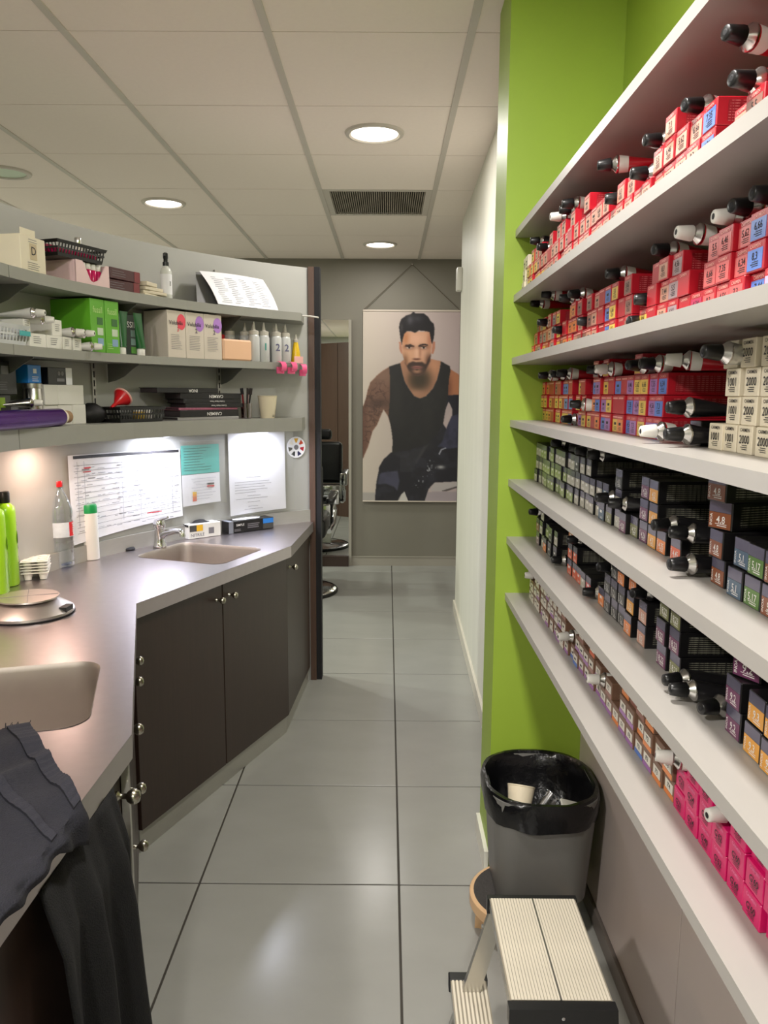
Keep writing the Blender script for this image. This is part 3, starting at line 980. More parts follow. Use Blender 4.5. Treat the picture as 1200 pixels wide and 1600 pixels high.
for k, (dx, dy, c, nm) in enumerate(((.02, -.01, (186, 150, 50), 'amber'), (.05, .0, (200, 170, 60), 'yellow'), (.075, -.012, (210, 206, 200), 'white'))):
    o = thing('small_jar', f'small {nm} jar inside the small black basket', 'jar', (0, 0, 0), 0, 'jars in the small basket')
    MB().lathe([(.013, 0), (.014, .003), (.014, .03), (.011, .034)], 16).build('jar_body', M(f'jar_{nm}', c, .3, var=0), o, 40)
    MB().lathe([(.012, .034), (.012, .044), (.010, .045)], 16).build('lid', m_whitep, o, 40)
    o.matrix_world = Matrix.Translation(bl3) @ Matrix.Rotation(facing(25.6), 4, 'Z') @ Matrix.Translation((dx, dy, .0035))
# ring binders and colour charts with upside-down spines
stack = [('thin grey brochure at the bottom of the dark binder stack', .012, 32.0, 41.6, M('grey_brochure', (150, 148, 146), .5), '', 0.),
         ('black colour chart with white name, second from the bottom of the stack', .027, 32.3, 41.6, m_blackc, 'CARMEN', .018),
         ('pink magazine in the middle of the dark binder stack', .010, 32.2, 41.5, M('pink_magazine', (150, 82, 104), .4, var=.2, scale=30, stretch=(4, 1, 1)), '', 0),
         ('thin black binder just above the pink magazine', .017, 33.3, 42.2, m_blackc, 'Couleur Haute Tenue', .008),
         ('thin black binder under the named chart near the top', .017, 33.0, 42.2, m_blackc, 'Couleur Haute Tenue', .008),
         ('black colour chart with white name, second from the top of the stack', .024, 32.6, 42.2, m_blackc, 'CARMEN', .017),
         ('black binder on top of the stack with name on its spine', .020, 29.0, 38.6, m_blackc, 'INOA', .017)]
zz = Z3
for lab, th, a, b, mt, word, sz in stack:
    pm = (a + b) / 2
    wd = math.radians(b - a) * 1.90
    rr_ = 1.893 + random.uniform(-.004, .004)
    t = thing('binder', lab, 'binder', at_arc(rr_, pm, zz), facing(pm) + random.uniform(-.02, .02), 'dark binder stack')
    MB().box(-wd / 2, wd / 2, 0, .105, 0, .002, .0005).build('cover', mt, t)
    MB().box(-wd / 2, wd / 2, 0, .105, th - .0025, th - .0005, .0005).build('cover', mt, t)
    MB().box(-wd / 2, wd / 2, -.0005, .002, .001, th - .0015, .0005).build('spine', mt, t)
    MB().box(-wd / 2 + .003, wd / 2 - .003, .003, .10, .0021, th - .0026).build('page_block', M('dark_pages', (60, 52, 54), .7), t)
    if word:
        ptext(t, word, sz, wd * .07, th * .45, m_white_ink, -.0012, rot=PI, sx=1.1)
    zz += th
t = thing('brush_tumbler', 'clear tumbler of dark red tint brushes beside the binders', 'tumbler', at_arc(1.905, 43.0, Z3))
MB().lathe([(.019, 0), (.022, .003), (.0245, .065), (.0235, .065), (.020, .004)], 22, cap=False).build('tumbler_glass', M_clear('smoky_plastic', .2, (.55, .40, .40)), t, 40)
for k in range(5):
    a = k * 1.3
    o = thing('tint_brush', f"tint brush with dark handle, {['first','second','third','fourth','fifth'][k]} in the tumbler", 'brush', (0, 0, 0), 0, 'brushes in the tumbler')
    MB().tube([(0, 0, 0), (0, 0, .06), (0, 0, .10)], [.003, .0035, .004], 8).build('handle', M('dark_red_plastic', (120, 24, 34), .3, var=0) if k % 2 else m_black, o, 40)
    MB().box(-.007, .007, -.002, .002, .098, .126, .001).build('bristles', m_blackm if k % 2 else M('dark_bristle', (50, 44, 40), .8), o)
    bp_ = Vector(at_arc(1.905, 43.0, Z3 + .004))
    o.matrix_world = Matrix.Translation(bp_ + Vector((.006 * math.cos(a), .006 * math.sin(a), 0))) @ Matrix.Rotation(.13 * math.cos(a), 4, 'Y') @ Matrix.Rotation(-.13 * math.sin(a), 4, 'X') @ Matrix.Rotation(a, 4, 'Z')
t = thing('paper_cup', 'cream paper cup at the right end of the lowest shelf', 'cup', at_arc(1.915, 46.6, Z3), facing(46.6))
m_cup = M('cream_paper_cup', (226, 214, 186), .5, var=.015)
MB().lathe([(.030, .0), (.0305, .001), (.042, .093), (.0405, .093), (.0295, .004), (.0, .004)], 32, cap=False).build('cup_wall', m_cup, t, 40)
MB().lathe([(.0405, .0925), (.0425, .094), (.0432, .096), (.0420, .0975), (.0405, .0965)], 32, cap=False).build('rolled_rim', m_cup, t, 40)
lines(t, .002, .016, .012, 2, .005, m_ink, .002, -.0325)


# ------------------------------------------------------------------ papers on the partition wall
def arcsheet(mb, a0, a1, zt0, zt1, zb0, zb1, r, curl=0., n=14, m=6):
    vs = []
    for j in range(m + 1):
        v = j / m
        for i in range(n + 1):
            u = i / n
            ph = a0 + (a1 - a0) * u
            z = (zt0 + (zt1 - zt0) * u) * (1 - v) + (zb0 + (zb1 - zb0) * u) * v
            x, y = arc(r - curl * v * v * (.4 + .6 * abs(2 * u - 1)), ph)
            vs.append((x, y, z))
    mb.add(vs, [(j * (n + 1) + i, j * (n + 1) + i + 1, (j + 1) * (n + 1) + i + 1, (j + 1) * (n + 1) + i) for j in range(m) for i in range(n)])
    return mb


RP = RW - .006


def arcprint(mb, a, b, z, th, r, f=lambda ph: 0.):
    n = max(1, int(abs(b - a) / 2.5))
    for k in range(n):
        p, q = a + (b - a) * k / n, a + (b - a) * (k + 1) / n
        mb.add([at_arc(r, p, z + f(p)), at_arc(r, q, z + f(q)), at_arc(r, q, z + th + f(q)), at_arc(r, p, z + th + f(p))], [(0, 1, 2, 3)])
    return mb


t = thing('planning_chart', 'large white printed planning chart taped to the curved wall', 'chart')
arcsheet(MB(), 19.2, 35.4, 1.189, 1.181, .868, .900, RP, .006).build('chart_sheet', m_paper, t, 40)
slope = lambda ph: (1.181 - 1.189) * (ph - 19.2) / 16.2
curl = lambda z: RP - .0012 - .006 * max(0, (1.185 - z) / .3) ** 2
arcprint(MB(), 19.9, 35.2, 1.175, .011, RP - .0012, slope).build('title_bar', m_ink, t, fix=False)
g = MB()
for k in range(13):
    z = 1.150 - k * .0205
    arcprint(g, 19.9, 35.1, z, .0012, curl(z) - .0003, lambda ph: slope(ph) + .0022 * k * (ph - 19.2) / 16.2)
o = g.build('ruled_lines', m_inkl, t, fix=False)
o['kind'] = 'stuff'
g, g2 = MB(), MB()
for k in range(12):
    z = 1.146 - k * .0205
    ph = 20.1
    while ph < 34.6:
        a = random.uniform(.25, 1.1)
        if random.random() < .72:
            arcprint(g if random.random() < .75 else g2, ph, min(ph + a, 35.0), z - random.uniform(.004, .013), random.uniform(.0012, .0030), curl(z) - .0006, slope)
        ph += a + random.uniform(.15, .5)
o = g.build('print_lines', M('pale_ink', (168, 170, 180), .6, var=0), t, fix=False)
o['kind'] = 'stuff'
o = g2.build('bold_print', m_inkl, t, fix=False)
o['kind'] = 'stuff'
m_redink = M('red_ink', (206, 70, 76), .6, var=0)
arcprint(MB(), 21.3, 22.3, 1.137, .006, RP - .002, slope).build('red_mark', m_redink, t, fix=False)
arcprint(MB(), 21.2, 22.3, 1.124, .004, RP - .002, slope).build('red_mark', m_redink, t, fix=False)
arcprint(MB(), 30.0, 32.2, .938, .004, RP - .009, slope).build('red_mark', m_redink, t, fix=False)
g = MB()
for ph in (20.2, 21.2, 26.6, 29.2, 33.9):
    arcprint(g, ph, ph + .06, .925, .24, RP - .0065)
o = g.build('ruled_columns', M('pale_ink', (168, 170, 180), .6, var=0), t, fix=False)
o['kind'] = 'stuff'

t = thing('notice_sleeve', 'notice with a teal upper half in a clear sleeve', 'notice')
arcsheet(MB(), 35.5, 41.2, 1.192, 1.192, 1.070, 1.070, RP - .001, .001).build('teal_sheet', M('teal_paper', (84, 188, 178), .6, var=.02), t, 40)
arcsheet(MB(), 35.5, 41.2, 1.068, 1.068, .936, .940, RP - .002, .003).build('white_sheet', m_paper, t, 40)
arcsheet(MB(), 35.3, 42.0, 1.210, 1.210, .930, .934, RP - .006, .004).build('clear_sleeve', m_clear, t, 40)
g = MB()
for k in range(9):
    arcprint(g, 35.9, 36.2 + random.uniform(2, 4.4), 1.178 - k * .0115, .0018, RP - .0022)
o = g.build('print_lines', M('dark_teal_ink', (40, 120, 120), .6, var=0), t, fix=False)
o['kind'] = 'stuff'
g = MB()
for k in range(8):
    arcprint(g, 36.9 + .3 * (k % 3), 39.2 + random.uniform(0, 1.6), 1.048 - k * .0125, .0014, RP - .0045)
o = g.build('print_lines', M('pale_ink', (168, 170, 180), .6, var=0), t, fix=False)
o['kind'] = 'stuff'
for k, c in enumerate(((230, 190, 70), (236, 160, 60), (226, 130, 70), (222, 110, 90))):
    arcprint(MB(), 37.0, 37.6, .984 - k * .010, .010, RP - .0046).build('colour_swatch', M(f'swatch_{k}', c, .5, var=0), t, fix=False)
arcprint(MB(), 39.2, 40.3, 1.020, .006, RP - .0046).build('dark_mark', m_ink, t, fix=False)
arcprint(MB(), 39.2, 40.3, 1.008, .008, RP - .0046).build('red_mark', m_redink, t, fix=False)

t = thing('notice_sleeve', 'white typed notice in a clear sleeve at the right', 'notice')
arcsheet(MB(), 42.6, 51.2, 1.238, 1.238, .868, .876, RP - .002, .006).build('white_sheet', m_paper, t, 40)
arcsheet(MB(), 42.3, 52.4, 1.240, 1.240, .862, .868, RP - .009, .006).build('clear_sleeve', m_clear, t, 40)
g = MB()
for k, (a, b, z) in enumerate([(45.2, 48.2, 1.214), (43.4, 45, 1.192), (43.5, 49.5, 1.184), (45.3, 47.2, 1.160), (45.2, 46.0, 1.122), (45.1, 49, 1.104), (45.2, 47.4, 1.034), (43.4, 48.7, 1.014), (43.4, 49, 1.002), (43.4, 48.0, .990),
                               (43.4, 48.4, .978), (43.4, 46.6, .966), (45.3, 47.3, .950), (43.5, 48.4, .938), (45.3, 47.2, .922), (45.4, 46.9, .902), (44.8, 47.6, .890)]):
    arcprint(g, a, b, z, .0016, RP - .0024 - .006 * max(0, (1.238 - z) / .37) ** 2 - .0005)
o = g.build('print_lines', m_inkl, t, fix=False)
o['kind'] = 'stuff'
# colour wheel
t = thing('swatch_dial', 'small round dial of hair colour swatches at the wall end', 'dial', at_arc(RW - .004, 53.0, 1.160), facing(53.0))
MB().lathe([(.050, 0), (.050, -.002), (.0, -.0021)], 36, axis='y', cap=False).build('disc', m_paper, t, 30)
cols = [(210, 160, 50), (200, 70, 40), (170, 30, 50), (40, 40, 80), (36, 40, 44), (30, 30, 34), (232, 226, 216)]
for k, c in enumerate(cols):
    a = PI / 2 - k * 2 * PI / 7
    pts = []
    for rr_, da in ((.022, -.16), (.043, -.26), (.043, .26), (.022, .16)):
        pts.append((rr_ * math.cos(a + da), -.0026, rr_ * math.sin(a + da)))
    MB().add(pts, [(0, 1, 2, 3)]).build('colour_wedge', M(f'wedge_{k}', c, .5, var=0), t, fix=False)
MB().lathe([(.012, -.0028), (.0, -.003)], 24, axis='y', cap=False).build('wheel_hub', m_inkl, t)

# ------------------------------------------------------------------ things on the worktop
t = thing('water_bottle', 'clear plastic water bottle with a red cap on the worktop', 'bottle', (-1.150, 2.715, CZ + .0015), facing(10))
prof = [(.036, 0), (.043, .004), (.0445, .014)]
for k in range(7):
    prof += [(.0445, .020 + k * .011), (.0425, .0255 + k * .011)]
prof += [(.0445, .10), (.0445, .165), (.043, .172), (.0445, .180), (.043, .205), (.036, .232), (.024, .258), (.0155, .274), (.0145, .290)]
MB().lathe(prof, 32).build('bottle_wall', M_clear('pet_plastic', .13, (.93, .96, .98)), t, 40)
MB().lathe([(.0448, .108), (.0449, .160)], 32, cap=False).build('paper_label', M('pale_bottle_label', (206, 214, 222), .5, var=.12, scale=40), t, 40)
MB().lathe([(.0165, .282), (.0168, .283), (.0168, .300), (.0155, .302)], 28).build('cap', m_redp, t, 40)
g = MB()
for k in range(8):
    a0_, a1_ = -PI / 2 - .35 + .7 * k / 8 + .1, -PI / 2 - .35 + .7 * (k + 1) / 8 + .1
    g.add([(.0452 * math.cos(a0_), .0452 * math.sin(a0_), .110), (.0452 * math.cos(a1_), .0452 * math.sin(a1_), .110), (.0452 * math.cos(a1_), .0452 * math.sin(a1_), .160), (.0452 * math.cos(a0_), .0452 * math.sin(a0_), .160)], [(0, 1, 2, 3)])
lo_ = g.build('label_badge', m_redp, t, fix=False)
txt_y(MB(), 'vittel', .021, -.0462, .005, .135, rot=PI / 2).build('lettering', m_white_ink, t, fix=False, rot=(0, 0, .1))
MB().lathe([(.03, .006), (.034, .008), (.034, .014), (.01, .016)], 24).build('base_tint', M_clear('blue_tint', .1, (.6, .7, .95)), t, 40)

bottle('lotion_bottle', 'white cylindrical bottle with a green cap beside the water bottle', 'bottle', (-1.092, 2.838, CZ + .0015), 0,
       [(.0295, 0), (.031, .003), (.029, .170), (.0285, .172)], [(.0288, .172), (.0292, .174), (.0282, .198), (.026, .203)], m_whitep, M('emerald_plastic', (22, 150, 78), .35, var=0))
m_lime = M('lime_plastic', (150, 206, 24), .3, var=.02)
for k, (x, y, s) in enumerate(((-1.205, 2.44, 1.), (-1.190, 2.34, .97))):
    t = thing('peroxide_bottle', ['tall lime green bottle marked 30 with a black cap', 'lime green bottle cut off by the left picture edge'][k], 'bottle', (x, y, CZ + .0015), facing(3) + .55, 'lime green bottles')
    MB().lathe([(.036, 0), (.039, .003), (.039, .235), (.036, .250), (.020, .262), (.016, .264)], 30, sy=.8).build('bottle_body', m_lime, t, 45)
    MB().lathe([(.017, .264), (.0175, .266), (.0175, .296), (.016, .299)], 22).build('cap', m_black, t, 45)
    MB().lathe([(.021, -.0006), (.0, -.0007)], 26, (.004, -.0316, .150), axis='y', cap=False).build('pale_disc', M('pale_lime_print', (196, 226, 130), .45, var=0), t)
    ptext(t, '30', .026, .006, .150, m_ink, -.0328)
    MB().lathe([(.007, -.0006), (.0, -.0007)], 18, (.006, -.0318, .118), axis='y', cap=False).build('dark_dot', m_ink, t)
    lines(t, -.012, .018, .198, 2, .008, M('dark_green_ink', (60, 100, 20), .5, var=0), .0016, -.0322)
    lines(t, -.010, .022, .085, 7, .008, M('dark_green_ink', (60, 100, 20), .5, var=0), .0016, -.0322)
# stacked white measuring trays
for k in range(5):
    t = thing('white_tray', f"white plastic tray with round cups, {['bottom','second','middle','fourth','top'][k]} of its stack", 'tray', (-1.165, 2.545, CZ + .0015 + k * .0095), facing(0) + .3 + random.uniform(-.05, .05), 'stacked white trays')
    MB().box(-.056, .056, -.042, .042, .022, .025, .001).build('tray_plate', m_whitep, t)
    for q, (cx_, cy_) in enumerate(((-.034, -.024), (.0, -.024), (.034, -.024), (-.034, .022), (.0, .022), (.034, .022))):
        MB().lathe([(.011, 0 if k == 0 else .010), (.0145, .0225), (.0162, .027), (.0145, .027), (.012, .012)], 16, (cx_, cy_, 0), cap=False).build('cup', m_whitep, t, 40)
# kitchen scale
t = thing('kitchen_scale', 'round brushed steel kitchen scale on the worktop', 'scale', (-.995, 2.115, CZ + .0015), .4)
MB().lathe([(.118, 0), (.120, .002), (.119, .010), (.075, .038), (.06, .041)], 56).build('scale_base', M('scale_steel', (196, 190, 186), .38, metal=1, var=.03), t, 40)
MB().lathe([(.119, -.0005), (.1205, .0005), (.1205, .003), (.119, .004)], 56, cap=False).build('rubber_ring', m_blackm, t, 40)
o = MB().lathe([(.060, .041), (.080, .043), (.082, .045), (.081, .048), (.0, .049)], 56, cap=False).build('weighing_plate', M('plate_steel', (200, 190, 186), .36, metal=1, var=.03), t, 40)
MB().box(-.078, .078, -.0007, .0007, .0485, .0494).box(-.0007, .0007, -.078, .078, .0485, .0494).build('engraved_cross', m_inkl, o)
MB().prism([(-.02, -.118), (.02, -.118), (.022, -.098), (-.022, -.098)], .0095, .0235).build('display_panel', m_black, t, None, (0, 0, 0), (0, 0, 1.1))
# sink plug
t = thing('sink_plug', 'black rubber sink plug lying beside the faucet', 'plug', (-1.012, 3.015, CZ + .0015))
MB().lathe([(.024, 0), (.026, .004), (.022, .009), (.006, .011)], 24).build('plug_body', m_blackm, t, 40)
MB().lathe([(.004, .011), (.004, .018), (.002, .020)], 10).build('plug_stem', m_chrome, t, 40)
# faucet
t = thing('faucet', 'chrome single lever mixer tap behind the far sink', 'tap', (-.905, 3.075, CZ + .0015), math.radians(-32))
MB().lathe([(.026, 0), (.027, .004), (.024, .008), (.021, .03), (.019, .075), (.021, .080)], 28).build('tap_body', m_chrome, t, 45)
MB().tube([(.0, 0, .040), (.04, 0, .060), (.09, 0, .073), (.118, 0, .074), (.128, 0, .066), (.129, 0, .055)], [.015, .0135, .0115, .011, .0115, .0115], 14).build('spout', m_chrome, t, 50)
o = MB().lathe([(.021, .080), (.024, .084), (.024, .100), (.018, .110), (.0, .114)], 28, cap=False).build('lever_dome', m_chrome, t, 45)
MB().tube([(-.005, 0, .105), (.02, 0, .116), (.05, 0, .124)], [.009, .007, .005], 12).build('lever', m_chrome, o, 50)


# glove boxes
def glove(label, x, y, rz, w_, d_, h_, mats):
    t = thing('glove_box', label, 'box', (x, y, CZ + .0015), rz, 'glove boxes by the tap')
    MB().box(-w_ / 2, w_ / 2, 0, d_, 0, h_, .001).build('carton_body', mats[0], t)
    o = MB().lathe([(.5, h_ + .0006), (.0, h_ + .0008)], 24, (0, d_ / 2, 0), cap=False, sx=w_ * .62, sy=d_ * .55).build('dispensing_slot', mats[1], t)
    return t


t = glove('white nitrile glove box with yellow and grey print', -.775, 3.292, math.radians(44), .155, .085, .060, (m_whitep, m_ink))
MB().quad_y(-.0008, -.073, -.040, .030, .056).build('grey_print', M('dark_grey_print', (70, 70, 66), .5, var=0), t, fix=False)
MB().quad_y(-.0008, -.040, -.010, .030, .056).build('yellow_print', M('amber_print', (228, 176, 30), .5, var=0), t, fix=False)
ptext(t, 'NITRILE', .018, -.036, .014, m_inkl, sx=1.05)
MB().quad_y(-.0008, .018, .044, .014, .040).build('grey_print', m_inkl, t, fix=False)
MB().quad_x(-.0783, .0, .085, .050, .060).build('dark_band', m_ink, t, fix=False)
MB().lathe([(.02, .061), (.012, .070), (.004, .072)], 14, (0, .042, 0), sx=1.8).build('glove_tuft', m_blackm, t, 50)
t = glove('black and blue glove box beside the white one', -.603, 3.452, math.radians(43), .235, .085, .052, (m_blackc, m_paper))
MB().quad_y(-.0008, .060, .116, .028, .050).build('blue_print', M('azure_print', (40, 130, 220), .5, var=0), t, fix=False)
MB().quad_y(-.0008, .060, .116, .004, .027).build('grey_print', M('dark_grey_print', (70, 70, 66), .5, var=0), t, fix=False)
ptext(t, 'SIMPLE', .014, -.060, .034, m_white_ink)
lines(t, -.022, .050, .032, 3, .008, m_inkl, .004)
lines(t, -.090, -.055, .014, 2, .006, m_inkl, .003)
MB().box(-.117, -.095, -.0006, .086, -.0001, .0526).build('grey_end', M('mid_grey_print', (128, 132, 140), .5, var=0), t)

# ------------------------------------------------------------------ towels
m_navy = M('navy_towelling', (23, 23, 33), .9, var=.18, scale=120, bump=.9, bscale=420)
m_navyh = M('navy_hem', (28, 28, 39), .85, var=.1, scale=200, bump=.6, bscale=500)
A_, B_, C_, D_ = Vector((-.648, 1.352)), Vector((-.452, 1.088)), Vector((-.452, .80)), Vector((-1.0, 1.12))
NU, NV = 40, 36


def towel_pt(u, v):
    """u runs from the far edge to the worktop edge, v from the right border to the left"""
    p = (A_ * (1 - u) + B_ * u) * (1 - v) + (D_ * (1 - u) + C_ * u) * v
    wob = .0045 * math.sin(9 * u + 6 * v) + .0035 * math.sin(17 * v - 7 * u + 1.) + .003 * math.sin(21 * u + 3)
    z = CZ + .009 + max(-.004, wob) + .010 * math.exp(-((u - .45 - .3 * v) / .06) ** 2)
    return p.x, p.y, z


tw_ = thing('navy_towel', 'folded navy towel draped over the near sink and worktop edge', 'towel')
vs = []
for i in range(NU + 1):
    for j in range(NV + 1):
        vs.append(towel_pt(i / NU, j / NV))
EXTRA = 8
for i in range(1, EXTRA + 1):
    for j in range(NV + 1):
        x, y, z = towel_pt(1, j / NV)
        q = i / EXTRA
        vs.append((x + .010 * min(1, q * 3) + .004 * math.sin(j * .7 + q * 2), y - .012 * q, z - .062 * q * (1 - .75 * min(1, j / NV * 3.2)) - .002))
n1 = NV + 1
fs = [(i * n1 + j, (i + 1) * n1 + j, (i + 1) * n1 + j + 1, i * n1 + j + 1) for i in range(NU + EXTRA) for j in range(NV)]
o = MB().add(vs, fs).build('towel_cloth', m_navy, tw_, 80)
so = o.modifiers.new('thickness', 'SOLIDIFY')
so.thickness = .006
so.offset = -1
hem = MB()
for v0, v1, dz in ((.0, .09, .0035), (.30, .36, .003)):
    rr = []
    for i in range(NU + 1):
        u = i / NU
        x0_, y0_, z0_ = towel_pt(u, v0)
        x1_, y1_, z1_ = towel_pt(u, v1)
        rib = .0012 * (i % 2)
        rr.append([(x0_, y0_, z0_), (x0_, y0_, z0_ + dz + rib), (x1_, y1_, z1_ + dz + rib), (x1_, y1_, z1_)])
    MB().loft(rr).build('ribbed_hem', m_navyh, tw_)
fr = MB()
for k in range(26):
    x, y, z = towel_pt(.0, k / 26 * .35)
    fr.tube([(x, y, z), (x + random.uniform(-.004, .004), y + random.uniform(.003, .010), z + random.uniform(-.002, .006))], .0008, 4)
o = fr.build('frayed_threads', m_navy, tw_)
o['kind'] = 'stuff'

m_bt = M('black_towelling', (9, 9, 10), .95, var=.15, scale=90, bump=.8, bscale=420)
t = thing('black_towel', 'long black towel hanging in folds below the worktop edge', 'towel')
vs = []
NH, NW = 36, 44
for i in range(NH + 1):
    q = i / NH
    z = .752 - q * .62
    ya, yb = .955 + .02 * q, 1.235 + .075 * min(1, q * 1.3)
    for j in range(NW + 1):
        s = j / NW
        y = ya + (yb - ya) * s
        fold = (.010 + .012 * q) * math.sin(s * 17 + .8 * math.sin(3 * q)) + .006 * math.sin(s * 31 + 1.5)
        vs.append((-.462 + .022 * min(1, q * 6) + fold * (.15 + .85 * min(1, q * 3)), y, z))
n1 = NW + 1
fs = [(i * n1 + j, (i + 1) * n1 + j, (i + 1) * n1 + j + 1, i * n1 + j + 1) for i in range(NH) for j in range(NW)]
o = MB().add(vs, fs).build('towel_cloth', m_bt, t, 80)
so = o.modifiers.new('thickness', 'SOLIDIFY')
so.thickness = .005

# ------------------------------------------------------------------ shelves on the right
SXF = .336
SH = [1.841, 1.674, 1.509, 1.342, 1.179, 1.017, .855]
NAMES = ['empty topmost', 'first stocked', 'second stocked', 'third stocked', 'fourth stocked', 'fifth stocked', 'lowest stocked']
for z, nm in zip(SH, NAMES):
    t = thing('wall_shelf', f'{nm} pale grey shelf of the niche on the right', 'shelf', (0, 0, 0), 0, 'grey niche shelves')
    MB().box(SXF + .0012, .602, -1.2, DE, z - .0185, z).build('shelf_board', m_shelfr, t)
    MB().box(SXF, SXF + .0012, -1.2, DE, z - .0185, z).build('edge_band', m_shelfr, t)
t = thing('panel_cabinet', 'mauve grey cabinet front below the lowest niche shelf', 'cabinet')
MB().box(.582, .6015, -1.2, DE, 0, .8365).build('cabinet_back', m_dark, t)
for y0_, y1_ in ((1.374, DE - .001), (.60, 1.370), (-.17, .596), (-1.2, -.174)):
    MB().box(.568, .582, y0_, y1_, .055, .836, .0008).build('front_panel', m_panel, t)
MB().box(.560, .582, -1.2, DE - .001, 0, .052, .001).build('kickboard', M('dark_mauve_plinth', (112, 104, 98), .4, var=.03), t)

# ------------------------------------------------------------------ boxes of hair colour
ORD = ['first', 'second', 'third', 'fourth', 'fifth', 'sixth', 'seventh', 'eighth', 'ninth', 'tenth', 'eleventh', 'twelfth', 'thirteenth', 'fourteenth', 'fifteenth', 'sixteenth', 'seventeenth', 'eighteenth',
       'nineteenth', 'twentieth', 'twenty-first', 'twenty-second', 'twenty-third', 'twenty-fourth', 'twenty-fifth', 'twenty-sixth', 'twenty-seventh', 'twenty-eighth', 'twenty-ninth', 'thirtieth',
       'thirty-first', 'thirty-second', 'thirty-third', 'thirty-fourth', 'thirty-fifth', 'thirty-sixth', 'thirty-seventh', 'thirty-eighth', 'thirty-ninth', 'fortieth']
LC = {'y': ('yellow', (222, 188, 84)), 'o': ('orange', (226, 132, 66)), 'r': ('plain red', (168, 26, 40)), 'b': ('blue', (84, 120, 196)), 'p': ('purple', (158, 106, 172)), 'n': ('brown', (148, 100, 88)),
      'g': ('grey', (158, 134, 138)), 's': ('salmon', (198, 146, 124)), 'k': ('pinkish red', (206, 92, 92)), 'l': ('lilac', (176, 168, 208)), 'm': ('magenta', (178, 40, 84)), 'w': ('white', (224, 220, 208)),
      'e': ('pale green', (148, 166, 96)), 'v': ('grey white', (182, 178, 164)), 'c': ('chestnut', (132, 74, 44)), 't': ('slate blue', (72, 96, 118)), 'f': ('olive', (122, 124, 80)), 'd': ('dark', (60, 60, 60)),
      'h': ('vermilion', (214, 92, 52)), 'u': ('plum', (110, 58, 92)), 'a': ('amber', (226, 160, 64)), 'q': ('green', (84, 122, 52))}
STY = {'red': ('red', m_red), 'white': ('cream', m_cream), 'black': ('black', m_blackc), 'brown': ('brown', m_brownc), 'pink': ('hot pink', m_mag)}
BODY, LABEL, PRINT = {}, {}, {}
m_side = {'red': M_print('red_small_print', (150, 24, 36), (206, 110, 110), 105, dens=.42), 'black': M_print('black_small_print', (26, 25, 26), (150, 148, 130), 105, dens=.46), 'brown': M_print('brown_small_print', (112, 82, 66), (150, 124, 104), 105),
          'white': M_print('cream_small_print', (214, 204, 180), (150, 142, 130), 105), 'pink': M_print('pink_small_print', (176, 20, 84), (220, 120, 160), 105)}
BL = .165


def lab_mat(c):
    return M('label_' + LC[c][0].replace(' ', '_'), LC[c][1], .34, var=.03, scale=40)


m_sheen = M('lilac_grey_sheen', (98, 95, 116), .25, metal=.35, var=.06, scale=30)


def body_mesh(sty, wd, h):
    k = (sty, wd, h)
    if k not in BODY:
        BODY[k] = MB().box(0, BL, -wd / 2, wd / 2, 0, h, .0009).mesh('colour_box_body', STY[sty][1])
    return BODY[k]


def label_mesh(sty, c, wd, h):
    k = (sty, c, wd, h)
    if k not in LABEL:
        mb = MB()
        if sty == 'red':
            mb.box(-.0004, .0004, -wd * .43, wd * .43, h * .05, h * .74)
        elif sty == 'black':
            mb.box(-.0004, .0004, -wd * .45, wd * .45, h * .04, h * .60)
        elif sty == 'brown':
            mb.box(-.0004, .0004, -wd * .36, wd * .36, h * .30, h * .74)
        else:
            mb.box(-.0004, .0004, -wd * .42, wd * .42, h * .06, h * .94)
        LABEL[k] = mb.mesh('label', lab_mat(c))
    return LABEL[k]


def print_mesh(sty, text, wd, h, near):
    k = (sty, text, wd, h, near)
    if k not in PRINT:
        mb = MB()
        X = -.0007
        ink = m_ink
        big = {'red': (.36, .0), 'white': (.42, 0), 'black': (.36, -.05), 'brown': (.33, .0), 'pink': (.36, 0)}[sty]
        if near and text:
            sz = min(h * big[0], wd * 1.45 / max(2, len(text)))
            zc = {'red': .50, 'white': .50, 'black': .34, 'brown': .52, 'pink': .46}[sty]
            txt_x(mb, text, sz, X, wd * big[1], h * zc, sx=.95)
        else:
            mb.quad_x(X, -wd * .16, wd * .16, h * .42, h * .56)
        if sty in ('red', 'white', 'pink'):
            for q in range(3):
                mb.quad_x(X, -wd * .22, wd * (.14 + .08 * (q % 2)), h * (.16 + q * .07), h * (.185 + q * .07))
        if sty == 'black':
            ink = m_white_ink
            if near:
                txt_x(mb, 'INOA', h * .17, X, wd * .35, h * .32, rot=PI / 2)
            mb.quad_x(X, -wd * .30, wd * .10, h * .12, h * .15)
            mb.quad_x(X, -wd * .30, wd * .18, h * .19, h * .21)
        PRINT[k] = mb.mesh('print', ink, fix=False)
    return PRINT[k]


def brand_mesh(sty, wd, h, near):
    k = ('brand', sty, wd, h, near)
    if k not in PRINT:
        mb = MB()
        if near:
            txt_x(mb, 'CARMEN', h * .17, -.0006, 0, h * .84, sx=1.15 if sty == 'red' else 1.1)
        else:
            mb.quad_x(-.0006, -wd * .38, wd * .38, h * .80, h * .88)
        PRINT[k] = mb.mesh('brand_print', {'red': M('pale_pink_ink', (232, 160, 150), .4, var=0), 'white': m_ink, 'pink': M('rose_ink', (240, 130, 180), .4, var=0)}[sty], fix=False)
    return PRINT[k]


def sheen_mesh(wd, h):
    k = ('sheen', wd, h)
    if k not in PRINT:
        PRINT[k] = MB().box(-.0003, .0004, -wd * .45, wd * .45, h * .61, h * .985).mesh('sheen_band', m_sheen)
    return PRINT[k]


